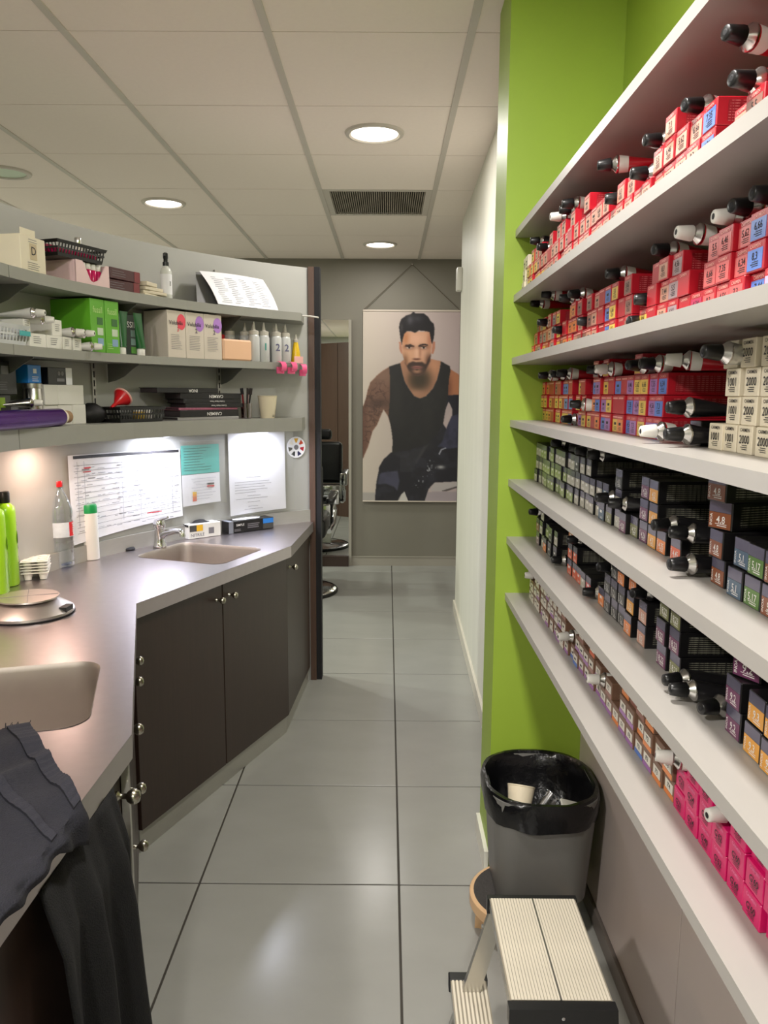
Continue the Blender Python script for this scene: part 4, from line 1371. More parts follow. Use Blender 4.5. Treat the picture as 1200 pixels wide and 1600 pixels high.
def stripe_mesh(c, wd, h):
    k = ('stripe', c, wd, h)
    if k not in PRINT:
        PRINT[k] = MB().box(-.0003, .0004, -wd * .46, wd * .46, h * .03, h * .27).mesh('colour_stripe', lab_mat(c))
    return PRINT[k]


def side_mesh(sty, wd, h):
    k = ('side', sty, wd, h)
    if k not in PRINT:
        PRINT[k] = MB().quad_y(-wd / 2 - .0005, .012, .152, h * .14, h * .86).mesh('side_print', m_side[sty], fix=False)
    return PRINT[k]


def colour_box(sty, c, text, X, Y, Z, wd, h, label, group, side=False, yaw=0.):
    o = tag(link(STY[sty][0].replace(' ', '_') + '_colour_box', body_mesh(sty, wd, h), None, (X, Y, Z), (0, 0, yaw)), label, 'box', group)
    near = Y < 1.42
    if sty == 'red':
        if c != 'r':
            la = link('label', label_mesh(sty, c, wd, h), o)
            link('print', print_mesh(sty, text, wd, h, near), la)
        link('brand_print', brand_mesh(sty, wd, h, near), o)
    elif sty == 'black':
        link('sheen_band', sheen_mesh(wd, h), o)
        la = link('label', label_mesh(sty, c, wd, h), o)
        link('print', print_mesh(sty, text, wd, h, near), la)
    elif sty == 'brown':
        la = link('label', label_mesh(sty, 'w', wd, h), o)
        link('print', print_mesh(sty, text, wd, h, near), la)
        link('colour_stripe', stripe_mesh(c, wd, h), o)
    elif sty == 'pink':
        link('print', print_mesh(sty, text, wd, h, near), o)
        link('brand_print', brand_mesh(sty, wd, h, near), o)
    else:
        link('print', print_mesh(sty, text, wd, h, near), o)
        if text:
            link('brand_print', brand_mesh(sty, wd, h, near), o)
    if side:
        link('side_print', side_mesh(sty, wd, h), o)
    return o


ROWS = ['bottom', 'second', 'third', 'fourth', 'fifth']
m_rtube = M('red_tube_paint', (176, 24, 36), .3, var=.04)
m_ktube = M('black_tube_paint', (26, 25, 27), .3, var=.03)
m_btube = M('brown_tube_paint', (132, 100, 82), .3, var=.03)
m_foil = M('crumpled_foil', (200, 200, 194), .3, metal=.7, var=.06, bump=1.2, bscale=60)
PROTO = {}


def get_tube(kind):
    if kind not in PROTO:
        bm_, cm_, lm_ = {'rk': (m_rtube, m_black, m_whitep), 'rw': (m_rtube, m_whitep, m_whitep), 'kk': (m_ktube, m_black, None), 'bw': (m_btube, m_whitep, m_whitep), 'pw': (m_mag, m_whitep, None), 'fk': (m_foil, m_black, None)}[kind]
        PROTO[kind] = make_tube('colour_tube', '', bm_, cm_, lm_)
        return PROTO[kind]
    return copy_tree(PROTO[kind])


TUBE_WORD = {'rk': 'red tube with black cap', 'rw': 'red tube with white cap', 'kk': 'black tube with black cap', 'bw': 'brown tube with white cap', 'pw': 'pink tube with white cap', 'fk': 'crumpled foil tube with black cap'}


def fill_shelf(si, X, h, cols, tubes, default_w=.0395):
    """cols: (Y, style, [codes bottom to top], [texts]); tubes: (Y, z, kind, capX)"""
    zs = SH[si]
    where = NAMES[si].replace(' stocked', '')
    tb = []
    for (y, z, kind, cx) in tubes:
        lev = max(0, round((z - .0165 - zs) / h))
        tb.append((y, zs + lev * h + .0142, kind, cx, lev))
    live = []
    for ci, (Y, sty, codes, texts) in enumerate(cols):
        wd = default_w
        n = 0
        for lev, c in enumerate(codes):
            if c in '. ':
                break
            if any(abs(Y - ty) < .027 and lev >= tl for ty, tz, tk, tcx, tl in tb):
                break
            n += 1
        live.append(n)
    for ci, (Y, sty, codes, texts) in enumerate(cols):
        nxt = live[ci + 1] if ci + 1 < len(cols) and abs(cols[ci + 1][0] - Y) < .06 else 0
        for lev in range(live[ci]):
            c = codes[lev]
            tx = texts[lev] if lev < len(texts) else (texts[-1] if texts else '')
            word = LC[c][0]
            sw = STY[sty][0]
            desc = {'red': f'red box with {word} end label', 'black': f'black box with {word} label', 'brown': f'brown box with {word} stripe', 'pink': 'hot pink box', 'white': 'cream box'}[sty]
            lab = f'{desc}, {ORD[ci]} from green wall, {ROWS[lev]} row of {where} shelf'
            colour_box(sty, c, tx, X + random.uniform(-.003, .004), Y, zs + lev * h + .0002 * lev, default_w, h - .0004, lab,
                       f'colour boxes on the {where} shelf', side=(lev >= nxt), yaw=random.uniform(-.008, .008))
    for k, (y, z, kind, cx, lev) in enumerate(sorted(tb, key=lambda q: -q[0])):
        o = get_tube(kind)
        tag(o, f'{TUBE_WORD[kind]}, {ORD[k]} tube from green wall on {where} shelf', 'tube', f'loose tubes on the {where} shelf')
        put(o, (cx + .028 + random.uniform(0, .012), y, z), random.uniform(-.35, .35), random.uniform(-.02, .06))


def regular(y0, pitch, sty, rows, text=None):
    n = max(len(r) for r in rows)
    out = []
    for k in range(n):
        codes = [r[k] if k < len(r) else '.' for r in rows]
        out.append((y0 - k * pitch, sty, codes, [text(k, i) if text else '' for i in range(len(rows))]))
    return out


def rnum(k, i):
    return ["7,3", "6,34", "5,62", "7,44", "8,3", "6,66", "5,5", "4,56", "7,35", "6,46"][(k * 3 + i) % 10]


# first stocked shelf
c1 = regular(2.142, .0415, 'red', ["nyyyyyyssssssssssssssssssssssbrsnoyyy", "nyyyysssrssssrssssssssssrssssbrsnoyyy", "...ysss.s.ss.s..s.......s.s.b...no.yyy"], rnum)
c1 = [(Y, 'white' if k in (0, 1) else s_, ['w', 'w', 'w', '.'] if k in (0, 1) else cc, [''] if k in (0, 1) else tt) for k, (Y, s_, cc, tt) in enumerate(c1)]
c1[30] = (c1[30][0], 'red', ['.'], [''])
fill_shelf(1, .357, .0305, c1, [(.885, 1.783, 'rk', .338), (.838, 1.735, 'rk', .338), (.995, 1.745, 'rk', .338), (1.123, 1.753, 'rk', .338), (1.34, 1.783, 'rk', .336), (1.165, 1.72, 'rk', .34), (1.305, 1.72, 'rk', .338),
                                (1.605, 1.78, 'rk', .338), (1.66, 1.783, 'rk', .338), (1.72, 1.78, 'rw', .338), (1.985, 1.78, 'kk', .336), (1.90, 1.75, 'kk', .338)])
# second stocked shelf
r1 = "ongyrsgynoosnnssrbyrnyyrsgrmkkkblb"
r2 = "onggrsgynroosnnsrbyrnynrsgr.kkkblb"
r3 = ".ngyrsgyn.oonnnsrby.nyyrsg..kkkblb"
c2 = regular(2.142, .0413, 'red', [r1, r2, r3], rnum)
fill_shelf(2, .390, .0312, c2, [(2.13, 1.635, 'rk', .366), (1.942, 1.635, 'rk', .37), (1.746, 1.615, 'rk', .372), (1.676, 1.63, 'rk', .37), (1.98, 1.584, 'rk', .37), (1.81, 1.57, 'rk', .37), (1.60, 1.557, 'rk', .37), (1.398, 1.625, 'rk', .37),
                                (1.262, 1.536, 'rk', .366), (1.18, 1.625, 'rk', .372), (1.225, 1.572, 'rk', .37), (1.059, 1.61, 'rw', .37), (.961, 1.62, 'rw', .372), (.915, 1.62, 'rk', .374), (.86, 1.61, 'rk', .372)])
# third stocked shelf: red boxes, then cream boxes in front
r1 = "yyoryyyybbpyyrobpyobpypb"
r2 = "yyyryyrbbryyrobpyrrbpypb"
r3 = "oorrnrbbryyrrbpyrbrpyypb"
r4 = "....o.r.b....gpyr...y..."
c3 = regular(2.143, .0398, 'red', [r1, r2, r3, r4], rnum)
WH = [(1.004, 1), (.968, 1), (.925, 2), (.877, 2), (.834, 2), (.790, 2), (.746, 2)]
fill_shelf(3, .421, .0342, c3, [(1.925, 1.463, 'rk', .385), (2.0, 1.463, 'rk', .38), (1.825, 1.463, 'rk', .385), (1.574, 1.45, 'rk', .39), (1.50, 1.476, 'rw', .39), (1.668, 1.398, 'rk', .385), (1.797, 1.363, 'rk', .392),
                                (1.313, 1.459, 'rk', .39), (1.241, 1.457, 'rk', .392), (1.126, 1.450, 'rw', .385)])
for row in range(4):
    for k, (y, kind) in enumerate(WH):
        if row == 3 and k > 3:
            continue
        dy = (0, -.046, -.046, -.028)[row] if k > 0 else (0, -.046, -.046, -.026)[row]
        if row and k > 5:
            continue
        yy = y + dy
        if row in (1, 2) :
            yy = .966 - k * .0445
            kind = 1 if k == 0 else 2
        if row == 3:
            yy = .980 - k * .050
            kind = 1 if k == 0 else 2
        colour_box('white', 'w', '1001' if kind == 1 else '2000', .419 + random.uniform(-.002, .002), yy, SH[3] + row * .0337, .0385, .0334,
                   f'cream box numbered {1001 if kind == 1 else 2000}, {ORD[k]} of the {ROWS[row]} row of cream boxes', 'cream numbered boxes', side=True, yaw=random.uniform(-.03, .03))
put(tag(get_tube('fk'), 'crumpled silver tube with black cap on the cream boxes', 'tube'), (.405, .955, SH[3] + 4 * .0337 + .0165 - .033), .1, .06)
for lab, kd, xx, yy, zz_ in (('red tube with white cap lying low before the red boxes', 'rw', .392, 1.128, SH[3] + .0175), ('black tube lying on the shelf before the cream boxes', 'kk', .398, 1.045, SH[3] + .0175),
                             ('black tube tilted on the dark box beside the cream boxes', 'kk', .402, 1.055, SH[3] + .0525)):
    put(tag(get_tube(kd), lab, 'tube'), (xx, yy, zz_), .1, .0)
colour_box('black', 'd', '4', .424, 1.088, SH[3], .040, .034, 'black box with name on its end before the red boxes', 'dark boxes among the red ones', side=True)
# fourth stocked shelf: black boxes
cols = regular(2.115, .0415, 'black', ["vvveeeeeeeevvvvv", "vveeeeeeevvvvvvv", "vveevevvvvvdvv"], lambda k, i: '3')
cols += [(1.452, 'black', ['t', 't'], ['4,11']), (1.408, 'black', ['f'], ['4,2']), (1.360, 'black', ['v', 'v', 'd'], ['4,3']), (1.318, 'black', ['u', 'd'], ['4,20']), (1.276, 'black', ['f'], ['4,25']), (1.228, 'black', ['u', 'u', 'u'], ['4,26']),
         (1.181, 'black', ['a', 'a', 'a'], ['4,3']), (1.139, 'black', ['o'], ['4,35']), (1.079, 'black', ['h'], ['4,45']), (.944, 'black', ['c', 'c'], ['4,8']), (.884, 'black', ['t', 't'], ['5,1']), (.842, 'black', ['q', 'q'], ['5,17']),
         (.799, 'black', ['c', 'c'], ['5,3']), (.757, 'black', ['c', 'c'], ['5,3'])]
fill_shelf(4, .403, .0348, cols, [(1.683, 1.305, 'kk', .385), (1.60, 1.305, 'kk', .38), (1.50, 1.305, 'kk', .38), (1.86, 1.305, 'kk', .38), (1.40, 1.245, 'kk', .375), (1.318, 1.245, 'kk', .372),
                                  (1.035, 1.246, 'kk', .372), (.998, 1.205, 'kk', .385)])
put(tag(get_tube('kk'), 'black tube poking out just left of the box numbered 4,8', 'tube'), (.392, .988, SH[4] + .0175), .15, 0)
put(tag(get_tube('kk'), 'black tube lying on the orange labelled box on fourth shelf', 'tube'), (.402, 1.085, SH[4] + .0348 + .0175), .1, 0)
colour_box('black', 'c', '4,8', .404, .942, SH[4] + .0702, .0395, .0344, 'black box with chestnut label, tilted third on the 4,8 stack', 'colour boxes on the fourth shelf', side=True, yaw=.35)
colour_box('black', 'c', '4,8', .396, .938, SH[4] + .1052, .0395, .0344, 'black box with chestnut label, tilted topmost on the 4,8 stack', 'colour boxes on the fourth shelf', side=True, yaw=.16)
# fifth stocked shelf: black boxes
cols = [(2.055, 'black', ['g', 'n'], ['']), (2.005, 'black', ['v', 'v', 'v'], ['']), (1.955, 'black', ['o', 'e'], ['']), (1.900, 'black', ['d', 'd'], ['']), (1.850, 'black', ['d', 'v'], ['']),
        (1.700, 'black', ['h', 'h', 'o'], ['6']), (1.657, 'black', ['h', 'h'], ['6']), (1.615, 'black', ['h'], ['6']), (1.572, 'black', ['v'], ['7']), (1.530, 'black', ['k'], ['7']), (1.440, 'black', ['o'], ['7']),
        (1.395, 'black', ['d', 'd'], ['7,1']), (1.352, 'black', ['d', 'd', 'd'], ['7,1']), (1.310, 'black', ['d', 'd', 'o'], ['7,1']), (1.262, 'black', ['o', 'a', 'o'], ['7,3']), (1.206, 'black', ['s', 's'], ['8,0']),
        (1.105, 'black', ['u', 'u', 'f'], ['8,22']), (1.060, 'black', ['f', 'u', 'f'], ['8,23']), (.868, 'black', ['u', 'u'], ['9,2']), (.815, 'black', ['a', 'a'], ['9,3']), (.772, 'black', ['a', 'a'], ['9,3'])]
fill_shelf(5, .402, .0358, cols, [(2.062, 1.092, 'kk', .372), (1.785, 1.046, 'kk', .38), (1.484, 1.035, 'kk', .375), (1.395, 1.105, 'kk', .372), (1.657, 1.108, 'kk', .378), (1.206, 1.105, 'kk', .385)])
colour_box('black', 'u', '9,2', .412, .862, SH[5] + .0720, .0395, .0354, 'black box with plum label tilted on the 9,2 stack', 'colour boxes on the fifth shelf', side=True, yaw=.45)
put(tag(get_tube('kk'), 'black tube with dented silver shoulder beside the 8,23 boxes', 'tube'), (.402, 1.008, SH[5] + .0175), .12, 0)
put(tag(get_tube('kk'), 'black tube lying just in front of the dented one', 'tube'), (.398, .968, SH[5] + .0175), -.1, 0)
put(tag(get_tube('kk'), 'black tube with its cap dropped towards the 9,2 boxes', 'tube'), (.412, .918, SH[5] + .0175), .3, 0)
# lowest shelf: brown boxes, then hot pink ones
bt = lambda k, i: ["7'3", "7'4", "6'8", "7'8", "8'3"][(k + i) % 5]
cols = regular(2.10, .0412, 'brown', ["wwwwpwpwppwpbbppppppoppbpooonay"[:27], "wwwpwwwpwpwwppppnphn.ppoonoay", "wwwwwwpwwwnwn.n.h...ponno"], bt)
cols += [(.985 - k * .0437, 'pink', ['m', 'm', 'm'], [["G'21", "G'24", "G'40", "G'62", "G'60", "G'60", "G'65"][k]]) for k in range(7)]
fill_shelf(6, .393, .0312, cols, [(2.054, .94, 'bw', .366), (1.622, .907, 'bw', .362), (1.362, .900, 'bw', .358), (.985, .935, 'bw', .362), (.850, .94, 'pw', .366)])

# ------------------------------------------------------------------ bin, stool and steps
m_bin = M('graphite_plastic', (112, 111, 107), .45, var=.02, scale=20)
m_bag = M('black_bin_bag', (14, 14, 16), .22, var=.1, scale=30, bump=1.0, bscale=45)
SCX, SCY, SR = .364, 1.903, .138
STZ = .112
t = thing('round_stool', 'low round wooden stool with a dark pad under the bin', 'stool', (SCX, SCY, 0))
m_ply = M('birch_plywood', (206, 170, 128), .45, var=.08, scale=20, stretch=(1, 1, 6))
MB().lathe([(SR - .003, STZ - .034), (SR, STZ - .031), (SR, STZ - .004), (SR - .003, STZ - .001), (SR - .012, STZ - .001)], 56).build('seat_disc', m_ply, t, 40)
MB().lathe([(SR - .010, STZ - .0015), (SR - .011, STZ), (.0, STZ)], 56, cap=False).build('grip_pad', M('ribbed_dark_pad', (52, 49, 46), .8, var=.1, scale=40, stretch=(8, 1, 1), bump=.8, bscale=120), t, 40)
lg = MB().loft([[(-.02, -.012, STZ - .034), (.02, -.012, STZ - .034), (.02, .012, STZ - .034), (-.02, .012, STZ - .034)], [(-.014, -.010, 0), (.022, -.010, 0), (.022, .010, 0), (-.014, .010, 0)]]).mesh('leg', m_ply)
for k in range(4):
    a = PI - .15 + k * PI / 2
    link('leg', lg, t, (.100 * math.cos(a), .100 * math.sin(a), 0), (0, 0, a))

t = thing('waste_bin', 'graphite plastic waste bin lined with a black bag', 'bin', (.408, 1.958, STZ), 0)


def rrect(w_, d_, r, z, n=6, wob=0., seed=0):
    pts = rounded([(-w_ / 2, -d_ / 2), (w_ / 2, -d_ / 2), (w_ / 2, d_ / 2), (-w_ / 2, d_ / 2)], r, n)
    return [(x * (1 + wob * math.sin(k * 2.1 + seed)), y * (1 + wob * math.sin(k * 1.7 + seed * 2)), z + wob * .12 * math.sin(k * 1.3 + seed)) for k, (x, y) in enumerate(pts)]


BT = .292
MB().loft([rrect(.225, .215, .045, 0), rrect(.235, .225, .05, .006), rrect(.272, .292, .07, BT), rrect(.266, .286, .07, BT), rrect(.228, .218, .05, .012)], cap=True).build('bin_shell', m_bin, t, 40)
sk = [rrect(.288, .316, .12, BT - .068, 8, .016, 1), rrect(.296, .322, .12, BT - .040, 8, .014, 2), rrect(.299, .326, .125, BT - .008, 8, .008, 3), rrect(.292, .318, .125, BT + .006, 8, .006, 4),
      rrect(.276, .300, .12, BT + .007, 8, .008, 5), rrect(.258, .280, .11, BT - .008, 8, .014, 6), rrect(.246, .262, .10, BT - .045, 8, .035, 7), rrect(.228, .232, .09, BT - .10, 8, .06, 8), rrect(.18, .18, .07, BT - .135, 8, .08, 9)]
MB().loft(sk, cap=False).build('bin_bag', m_bag, t, 60)
MB().add([(x, y, z) for x, y, z in sk[-1]], [list(range(len(sk[-1])))]).build('bag_floor', m_bag, t)
o = thing('paper_cup', 'used cream paper cup tossed in the waste bin', 'cup', (0, 0, 0))
MB().lathe([(.026, 0), (.036, .08), (.0345, .08), (.025, .004), (.0, .004)], 28, cap=False).build('cup_wall', m_cup, o, 40)
MB().lathe([(.0345, .0795), (.0368, .081), (.0368, .0835), (.035, .084)], 28, cap=False).build('rolled_rim', m_cup, o, 40)
o.matrix_world = Matrix.Translation((.352, 1.930, STZ + BT - .100)) @ Matrix.Rotation(-.5, 4, 'X') @ Matrix.Rotation(.15, 4, 'Y')
o = thing('plastic_cup', 'crushed clear plastic cup inside the waste bin', 'cup', (0, 0, 0))
MB().lathe([(.018, 0), (.026, .07), (.027, .072)], 20, cap=False, sy=.6).build('cup_wall', M_clear('crushed_plastic', .3, (.85, .85, .85), .2), o, 40)
MB().lathe([(.0262, .069), (.0285, .071), (.0285, .0735), (.0262, .074)], 20, cap=False, sy=.6).build('rolled_rim', M_clear('crushed_plastic', .3, (.85, .85, .85), .2), o, 40)
o.matrix_world = Matrix.Translation((.400, 1.925, STZ + BT - .095)) @ Matrix.Rotation(.9, 4, 'Y') @ Matrix.Rotation(-.5, 4, 'X')
o = thing('discarded_box', 'small black and white carton inside the waste bin', 'box', (0, 0, 0))
MB().box(-.024, .024, -.02, .02, 0, .05, .001).build('carton_body', m_blackc, o)
MB().box(-.0245, .0245, -.0205, .0205, .045, .052, .001).build('white_end', m_whitep, o)
o.matrix_world = Matrix.Translation((.475, 1.935, STZ + BT - .108)) @ Matrix.Rotation(.25, 4, 'Y') @ Matrix.Rotation(.2, 4, 'X')

# two-sided aluminium step
PX0, PX1, PY0, PY1, PTZ = .209, .379, 1.166, 1.430, .42
t = thing('step_stool', 'folding aluminium step stool with ribbed treads and black ends', 'step stool')


def tread(x0, x1, y0, y1, zt, nm, n=18, split=True):
    mb = MB().box(x0, x1, y0, y1, zt - .022, zt - .002)
    o = mb.build(nm, m_alu, t)
    rib = MB().box(-.0022, .0022, y0, y1, -.0025, 0).mesh('tread_rib', M('worn_aluminium', (216, 208, 190), .45, metal=.25, var=.10, scale=12, stretch=(3, .8, 1)))
    for k in range(n):
        x = x0 + .005 + (x1 - x0 - .010) * k / (n - 1)
        link('tread_rib', rib, o, (x, 0, zt))
    MB().box(x0, x1, y0, y1, zt - .0024, zt - .0014).build('tread_sheet', M('tread_groove', (150, 142, 126), .5, metal=.3, var=.12, scale=14, stretch=(3, .8, 1)), o)  # darker worn sheet in the grooves between the ribs
    return o


pl_ = tread(PX0, PX1, PY0, PY1, PTZ, 'platform', 30)
MB().box((PX0 + PX1) / 2 - .0016, (PX0 + PX1) / 2 + .0016, PY0, PY1, PTZ - .004, PTZ + .0004).build('hinge_seam', m_alu, pl_)
mb = MB().prism_y([(PX0 - .004, PTZ - .002), (PX1 + .004, PTZ - .002), (PX1 + .006, PTZ - .034), (PX1 - .030, PTZ - .046), (PX1 - .052, PTZ - .028), (PX0 + .052, PTZ - .028), (PX0 + .030, PTZ - .046), (PX0 - .004, PTZ - .034)], PY0 - .020, PY0)
mb.build('end_cap', m_black, t)
MB().lathe([(.003, -.0205), (.0, -.0215)], 12, ((PX0 + PX1) / 2, PY0, PTZ - .018), axis='y', cap=False).build('screw', m_chrome, t)
MB().prism_y([(PX0 - .004, PTZ - .002), (PX1 + .004, PTZ - .002), (PX1 + .006, PTZ - .034), (PX0 - .004, PTZ - .034)], PY1, PY1 + .014).build('end_cap', m_black, t)
LX0, LX1, LZ = .138, .212, .212
RX0, RX1 = .376, .450
for x0_, x1_ in ((LX0, LX1), (RX0, RX1)):
    tread(x0_, x1_, PY0 - .02, 1.462, LZ, 'lower_tread', 9, False)
    MB().box(x0_ - .003, x1_ + .003, 1.462, 1.486, LZ - .030, LZ + .001, .002).build('end_cap', m_black, t)
    MB().box(x0_ - .003, x1_ + .003, PY0 - .042, PY0 - .02, LZ - .030, LZ + .001, .002).build('end_cap', m_black, t)
for s, xt, xm, xb in ((-1, PX0 + .016, (LX0 + LX1) / 2, .118), (1, PX1 - .016, (RX0 + RX1) / 2, .472)):
    for yy in (PY0 - .010, PY1 + .007):
        MB().loft([[(xt - .016, yy - .006, PTZ - .035), (xt + .016, yy - .006, PTZ - .035), (xt + .016, yy + .006, PTZ - .035), (xt - .016, yy + .006, PTZ - .035)],
                   [(xm - .018, yy - .008, LZ - .01), (xm + .018, yy - .008, LZ - .01), (xm + .018, yy + .008, LZ - .01), (xm - .018, yy + .008, LZ - .01)],
                   [(xb - .016, yy - .008, .02), (xb + .02, yy - .008, .02), (xb + .02, yy + .008, .02), (xb - .016, yy + .008, .02)]]).build('leg', m_alu, t)
        MB().prism_y([(xb - .022, 0), (xb + .026, 0), (xb + .022, .05), (xb + .006, .06), (xb - .018, .022)], yy - .012, yy + .012).build('rubber_foot', m_black, t)
MB().tube([(PX0 + .012, PY1 + .012, .345), (PX0 - .012, PY1 + .012, .350)], .004, 8).build('catch', m_chrome, t, 40)

# ------------------------------------------------------------------ far end of the corridor
# wall sensor on the end of the white wall
t = thing('wall_sensor', 'small white sensor box high on the white wall end', 'sensor', (.4515, 4.985, 2.04))
MB().box(-.034, .0, -.04, .04, 0, .14, .008, 2).build('sensor_case', m_whitep, t, 30)
MB().box(-.036, -.033, -.02, .02, .02, .07, .002).build('sensor_lens', M('sensor_lens', (206, 204, 196), .3, var=0), t)

# hanging banner
BX0, BX1, BZ0, BZ1 = -.200, .570, .543, 2.068
t = thing('hanging_banner', 'tall hanging banner printed with a man in a black tank top', 'banner', (0, FARY - .022, 0))
W_, H_ = 1140., 2250.
GX, GY = 214, 420
gx, gy = np.meshgrid(np.linspace(50, 1190, GX + 1), np.linspace(105, 2355, GY + 1))


def inside(poly):
    m = np.zeros(gx.shape, bool)
    n = len(poly)
    for k in range(n):
        (x1, y1), (x2, y2) = poly[k], poly[(k + 1) % n]
        if y1 == y2:
            continue
        c = ((y1 > gy) != (y2 > gy)) & (gx < (x2 - x1) * (gy - y1) / (y2 - y1) + x1)
        m ^= c
    return m.astype(float)


def soft(m, n):
    for _ in range(n):
        p = np.pad(m, 1, mode='edge')
        m = (p[:-2, 1:-1] + p[2:, 1:-1] + p[1:-1, :-2] + p[1:-1, 2:] + 2 * m) / 6
    return m


def nz(scale, seed, octv=3):
    r = np.random.default_rng(seed)
    out = np.zeros(gx.shape)
    amp = 1.
    for o_ in range(octv):
        c = r.random((int(2250 / scale) + 3, int(1140 / scale) + 3))
        fx, fy = (gx - 50) / scale, (gy - 105) / scale
        ix, iy = fx.astype(int), fy.astype(int)
        tx, ty = fx - ix, fy - iy
        tx, ty = tx * tx * (3 - 2 * tx), ty * ty * (3 - 2 * ty)
        out += amp * (c[iy, ix] * (1 - tx) * (1 - ty) + c[iy, ix + 1] * tx * (1 - ty) + c[iy + 1, ix] * (1 - tx) * ty + c[iy + 1, ix + 1] * tx * ty)
        scale *= .5
        amp *= .5
    return out / (2 - 2 * .5 ** octv)


img = np.zeros(gx.shape + (3,))


def lay(mask, col, a=1.):
    global img
    mm = (mask * a)[..., None]
    img = img * (1 - mm) + mm * np.array(col, float)


def blob(cx_, cy_, rx, ry, p=1.):
    return np.exp(-(((gx - cx_) / rx) ** 2 + ((gy - cy_) / ry) ** 2) ** p)


u_ = (gx - 50) / 1140
img[:] = np.array((204, 192, 178.)) * (1 - u_[..., None]) + np.array((190, 172, 170.)) * u_[..., None]
lay(soft(inside([(40, 2250), (1200, 2250), (1200, 2360), (40, 2360)]), 4), (172, 166, 160))
SK = (206, 156, 124)
arm = inside([(372, 752), (290, 800), (215, 860), (140, 940), (108, 1030), (88, 1130), (62, 1205), (40, 1240), (40, 1860), (112, 1700), (165, 1512), (218, 1440), (296, 1250), (350, 1330), (395, 1460), (420, 1000)])
lay(soft(arm, 2), (176, 124, 98))
lay(soft(arm, 2) * blob(300, 860, 150, 120), (226, 176, 146), .8)
tat = np.clip((np.abs(nz(60, 3, 4) - .5) * 11), 0, 1)
reg = soft(arm, 2) * np.clip((gy - 880) / 160, 0, 1) * np.clip((360 - gx) / 90 + .3, 0, 1)
lay(reg * (1 - tat), (66, 40, 34), .85)
lay(reg * np.clip((nz(36, 5, 2) - .55) * 6, 0, 1), (216, 160, 130), .45)
lay(soft(arm, 3) * blob(240, 1180, 160, 60), (60, 40, 34), .75)
lay(soft(arm, 3) * np.clip((gy - 105) / 250, 0, 1), (84, 66, 58), .65)
lay(soft(arm, 3) * np.clip((120 - gx) / 60, 0, 1), (88, 58, 48), .5)
rarm = inside([(1070, 770), (1172, 830), (1200, 860), (1200, 1100), (1050, 1100), (1060, 900)])
lay(soft(rarm, 2), (182, 120, 86))
lay(soft(rarm, 2) * blob(1075, 1000, 40, 140), (110, 64, 46), .6)
lay(soft(inside([(1050, 1085), (1200, 1075), (1200, 2100), (1100, 2100), (1120, 1250), (1072, 1160), (1030, 1280)]), 2), (34, 34, 44))
lay(soft(inside([(1072, 1160), (1108, 1240), (1012, 1420), (1022, 1290)]), 2), (186, 170, 168))
# chest and neck
neck = inside([(486, 712), (545, 660), (840, 660), (975, 688), (965, 760), (930, 910), (880, 1010), (800, 1100), (730, 1124), (655, 1096), (596, 1012), (545, 930), (515, 830)])
lay(soft(neck, 2), (178, 128, 100))
lay(soft(neck, 2) * blob(890, 760, 80, 130), (206, 148, 112), .8)
lay(soft(neck, 2) * blob(720, 900, 150, 150, 1.5), (58, 50, 38), .92)
lay(soft(neck, 2) * blob(690, 1060, 120, 40), (186, 140, 112), .6)
lay(soft(neck, 2) * blob(540, 800, 40, 110), (160, 120, 96), .5)
# tank top
tank = inside([(490, 712), (362, 752), (374, 900), (374, 1120), (358, 1330), (384, 1440), (402, 1560), (410, 1640), (400, 1790), (520, 1800), (960, 1700), (1010, 1420), (1030, 1285), (1062, 1090), (1070, 900), (1088, 790), (1078, 745), (972, 688), (960, 780), (930, 905), (880, 1008), (800, 1098), (730, 1122), (660, 1096), (600, 1014), (548, 930), (518, 830)])
lay(soft(tank, 2), (36, 35, 36))
lay(soft(tank, 2) * blob(450, 1150, 90, 300), (52, 50, 48), .7)
lay(soft(tank, 2) * blob(820, 1350, 60, 220), (46, 44, 42), .6)
# head
lay(soft(inside([(475, 465), (500, 470), (520, 600), (505, 605), (482, 560)]), 2), (190, 130, 104))
lay(soft(inside([(872, 462), (898, 460), (900, 540), (880, 604), (858, 600)]), 2), (186, 124, 98))
face = inside([(506, 440), (528, 350), (840, 345), (866, 430), (858, 560), (846, 660), (800, 760), (766, 832), (706, 858), (646, 846), (598, 796), (548, 700), (516, 600)])
lay(soft(face, 3), (212, 160, 128))
lay(soft(face, 3) * blob(690, 430, 110, 70), (232, 180, 150), .8)
lay(soft(face, 3) * blob(552, 420, 40, 90), (188, 120, 74), .7)
lay(soft(face, 3) * blob(836, 440, 30, 110), (176, 112, 84), .7)
lay(soft(face, 3) * blob(575, 610, 55, 70), (216, 166, 130), .7)
lay(soft(face, 3) * blob(778, 600, 50, 70), (216, 166, 138), .7)
lay(soft(face, 3) * blob(548, 690, 40, 80), (112, 74, 48), .75)
lay(soft(face, 3) * blob(826, 690, 40, 90), (86, 54, 40), .85)
lay(soft(face, 3) * blob(684, 580, 26, 90), (232, 186, 156), .75)
lay(soft(face, 3) * blob(725, 590, 14, 70), (168, 116, 92), .6)
for ex_, sgn in ((594, 1), (764, -1)):
    lay(soft(face, 2) * blob(ex_, 528, 62, 26), (128, 84, 64), .8)
    lay(blob(ex_, 534, 34, 11, 2), (214, 196, 182), .85)
    lay(blob(ex_ + 3, 532, 13, 12, 2), (38, 28, 24), 1)
    lay(blob(ex_, 521, 40, 5, 2), (34, 24, 22), .9)
lay(soft(inside([(540, 520), (556, 500), (610, 494), (652, 512), (654, 524), (606, 512), (560, 516)]), 2), (42, 28, 26))
lay(soft(inside([(700, 520), (712, 500), (760, 486), (812, 494), (824, 512), (768, 504), (716, 520)]), 2), (42, 28, 26))
lay(blob(684, 664, 46, 14, 1.5), (96, 56, 44), .9)
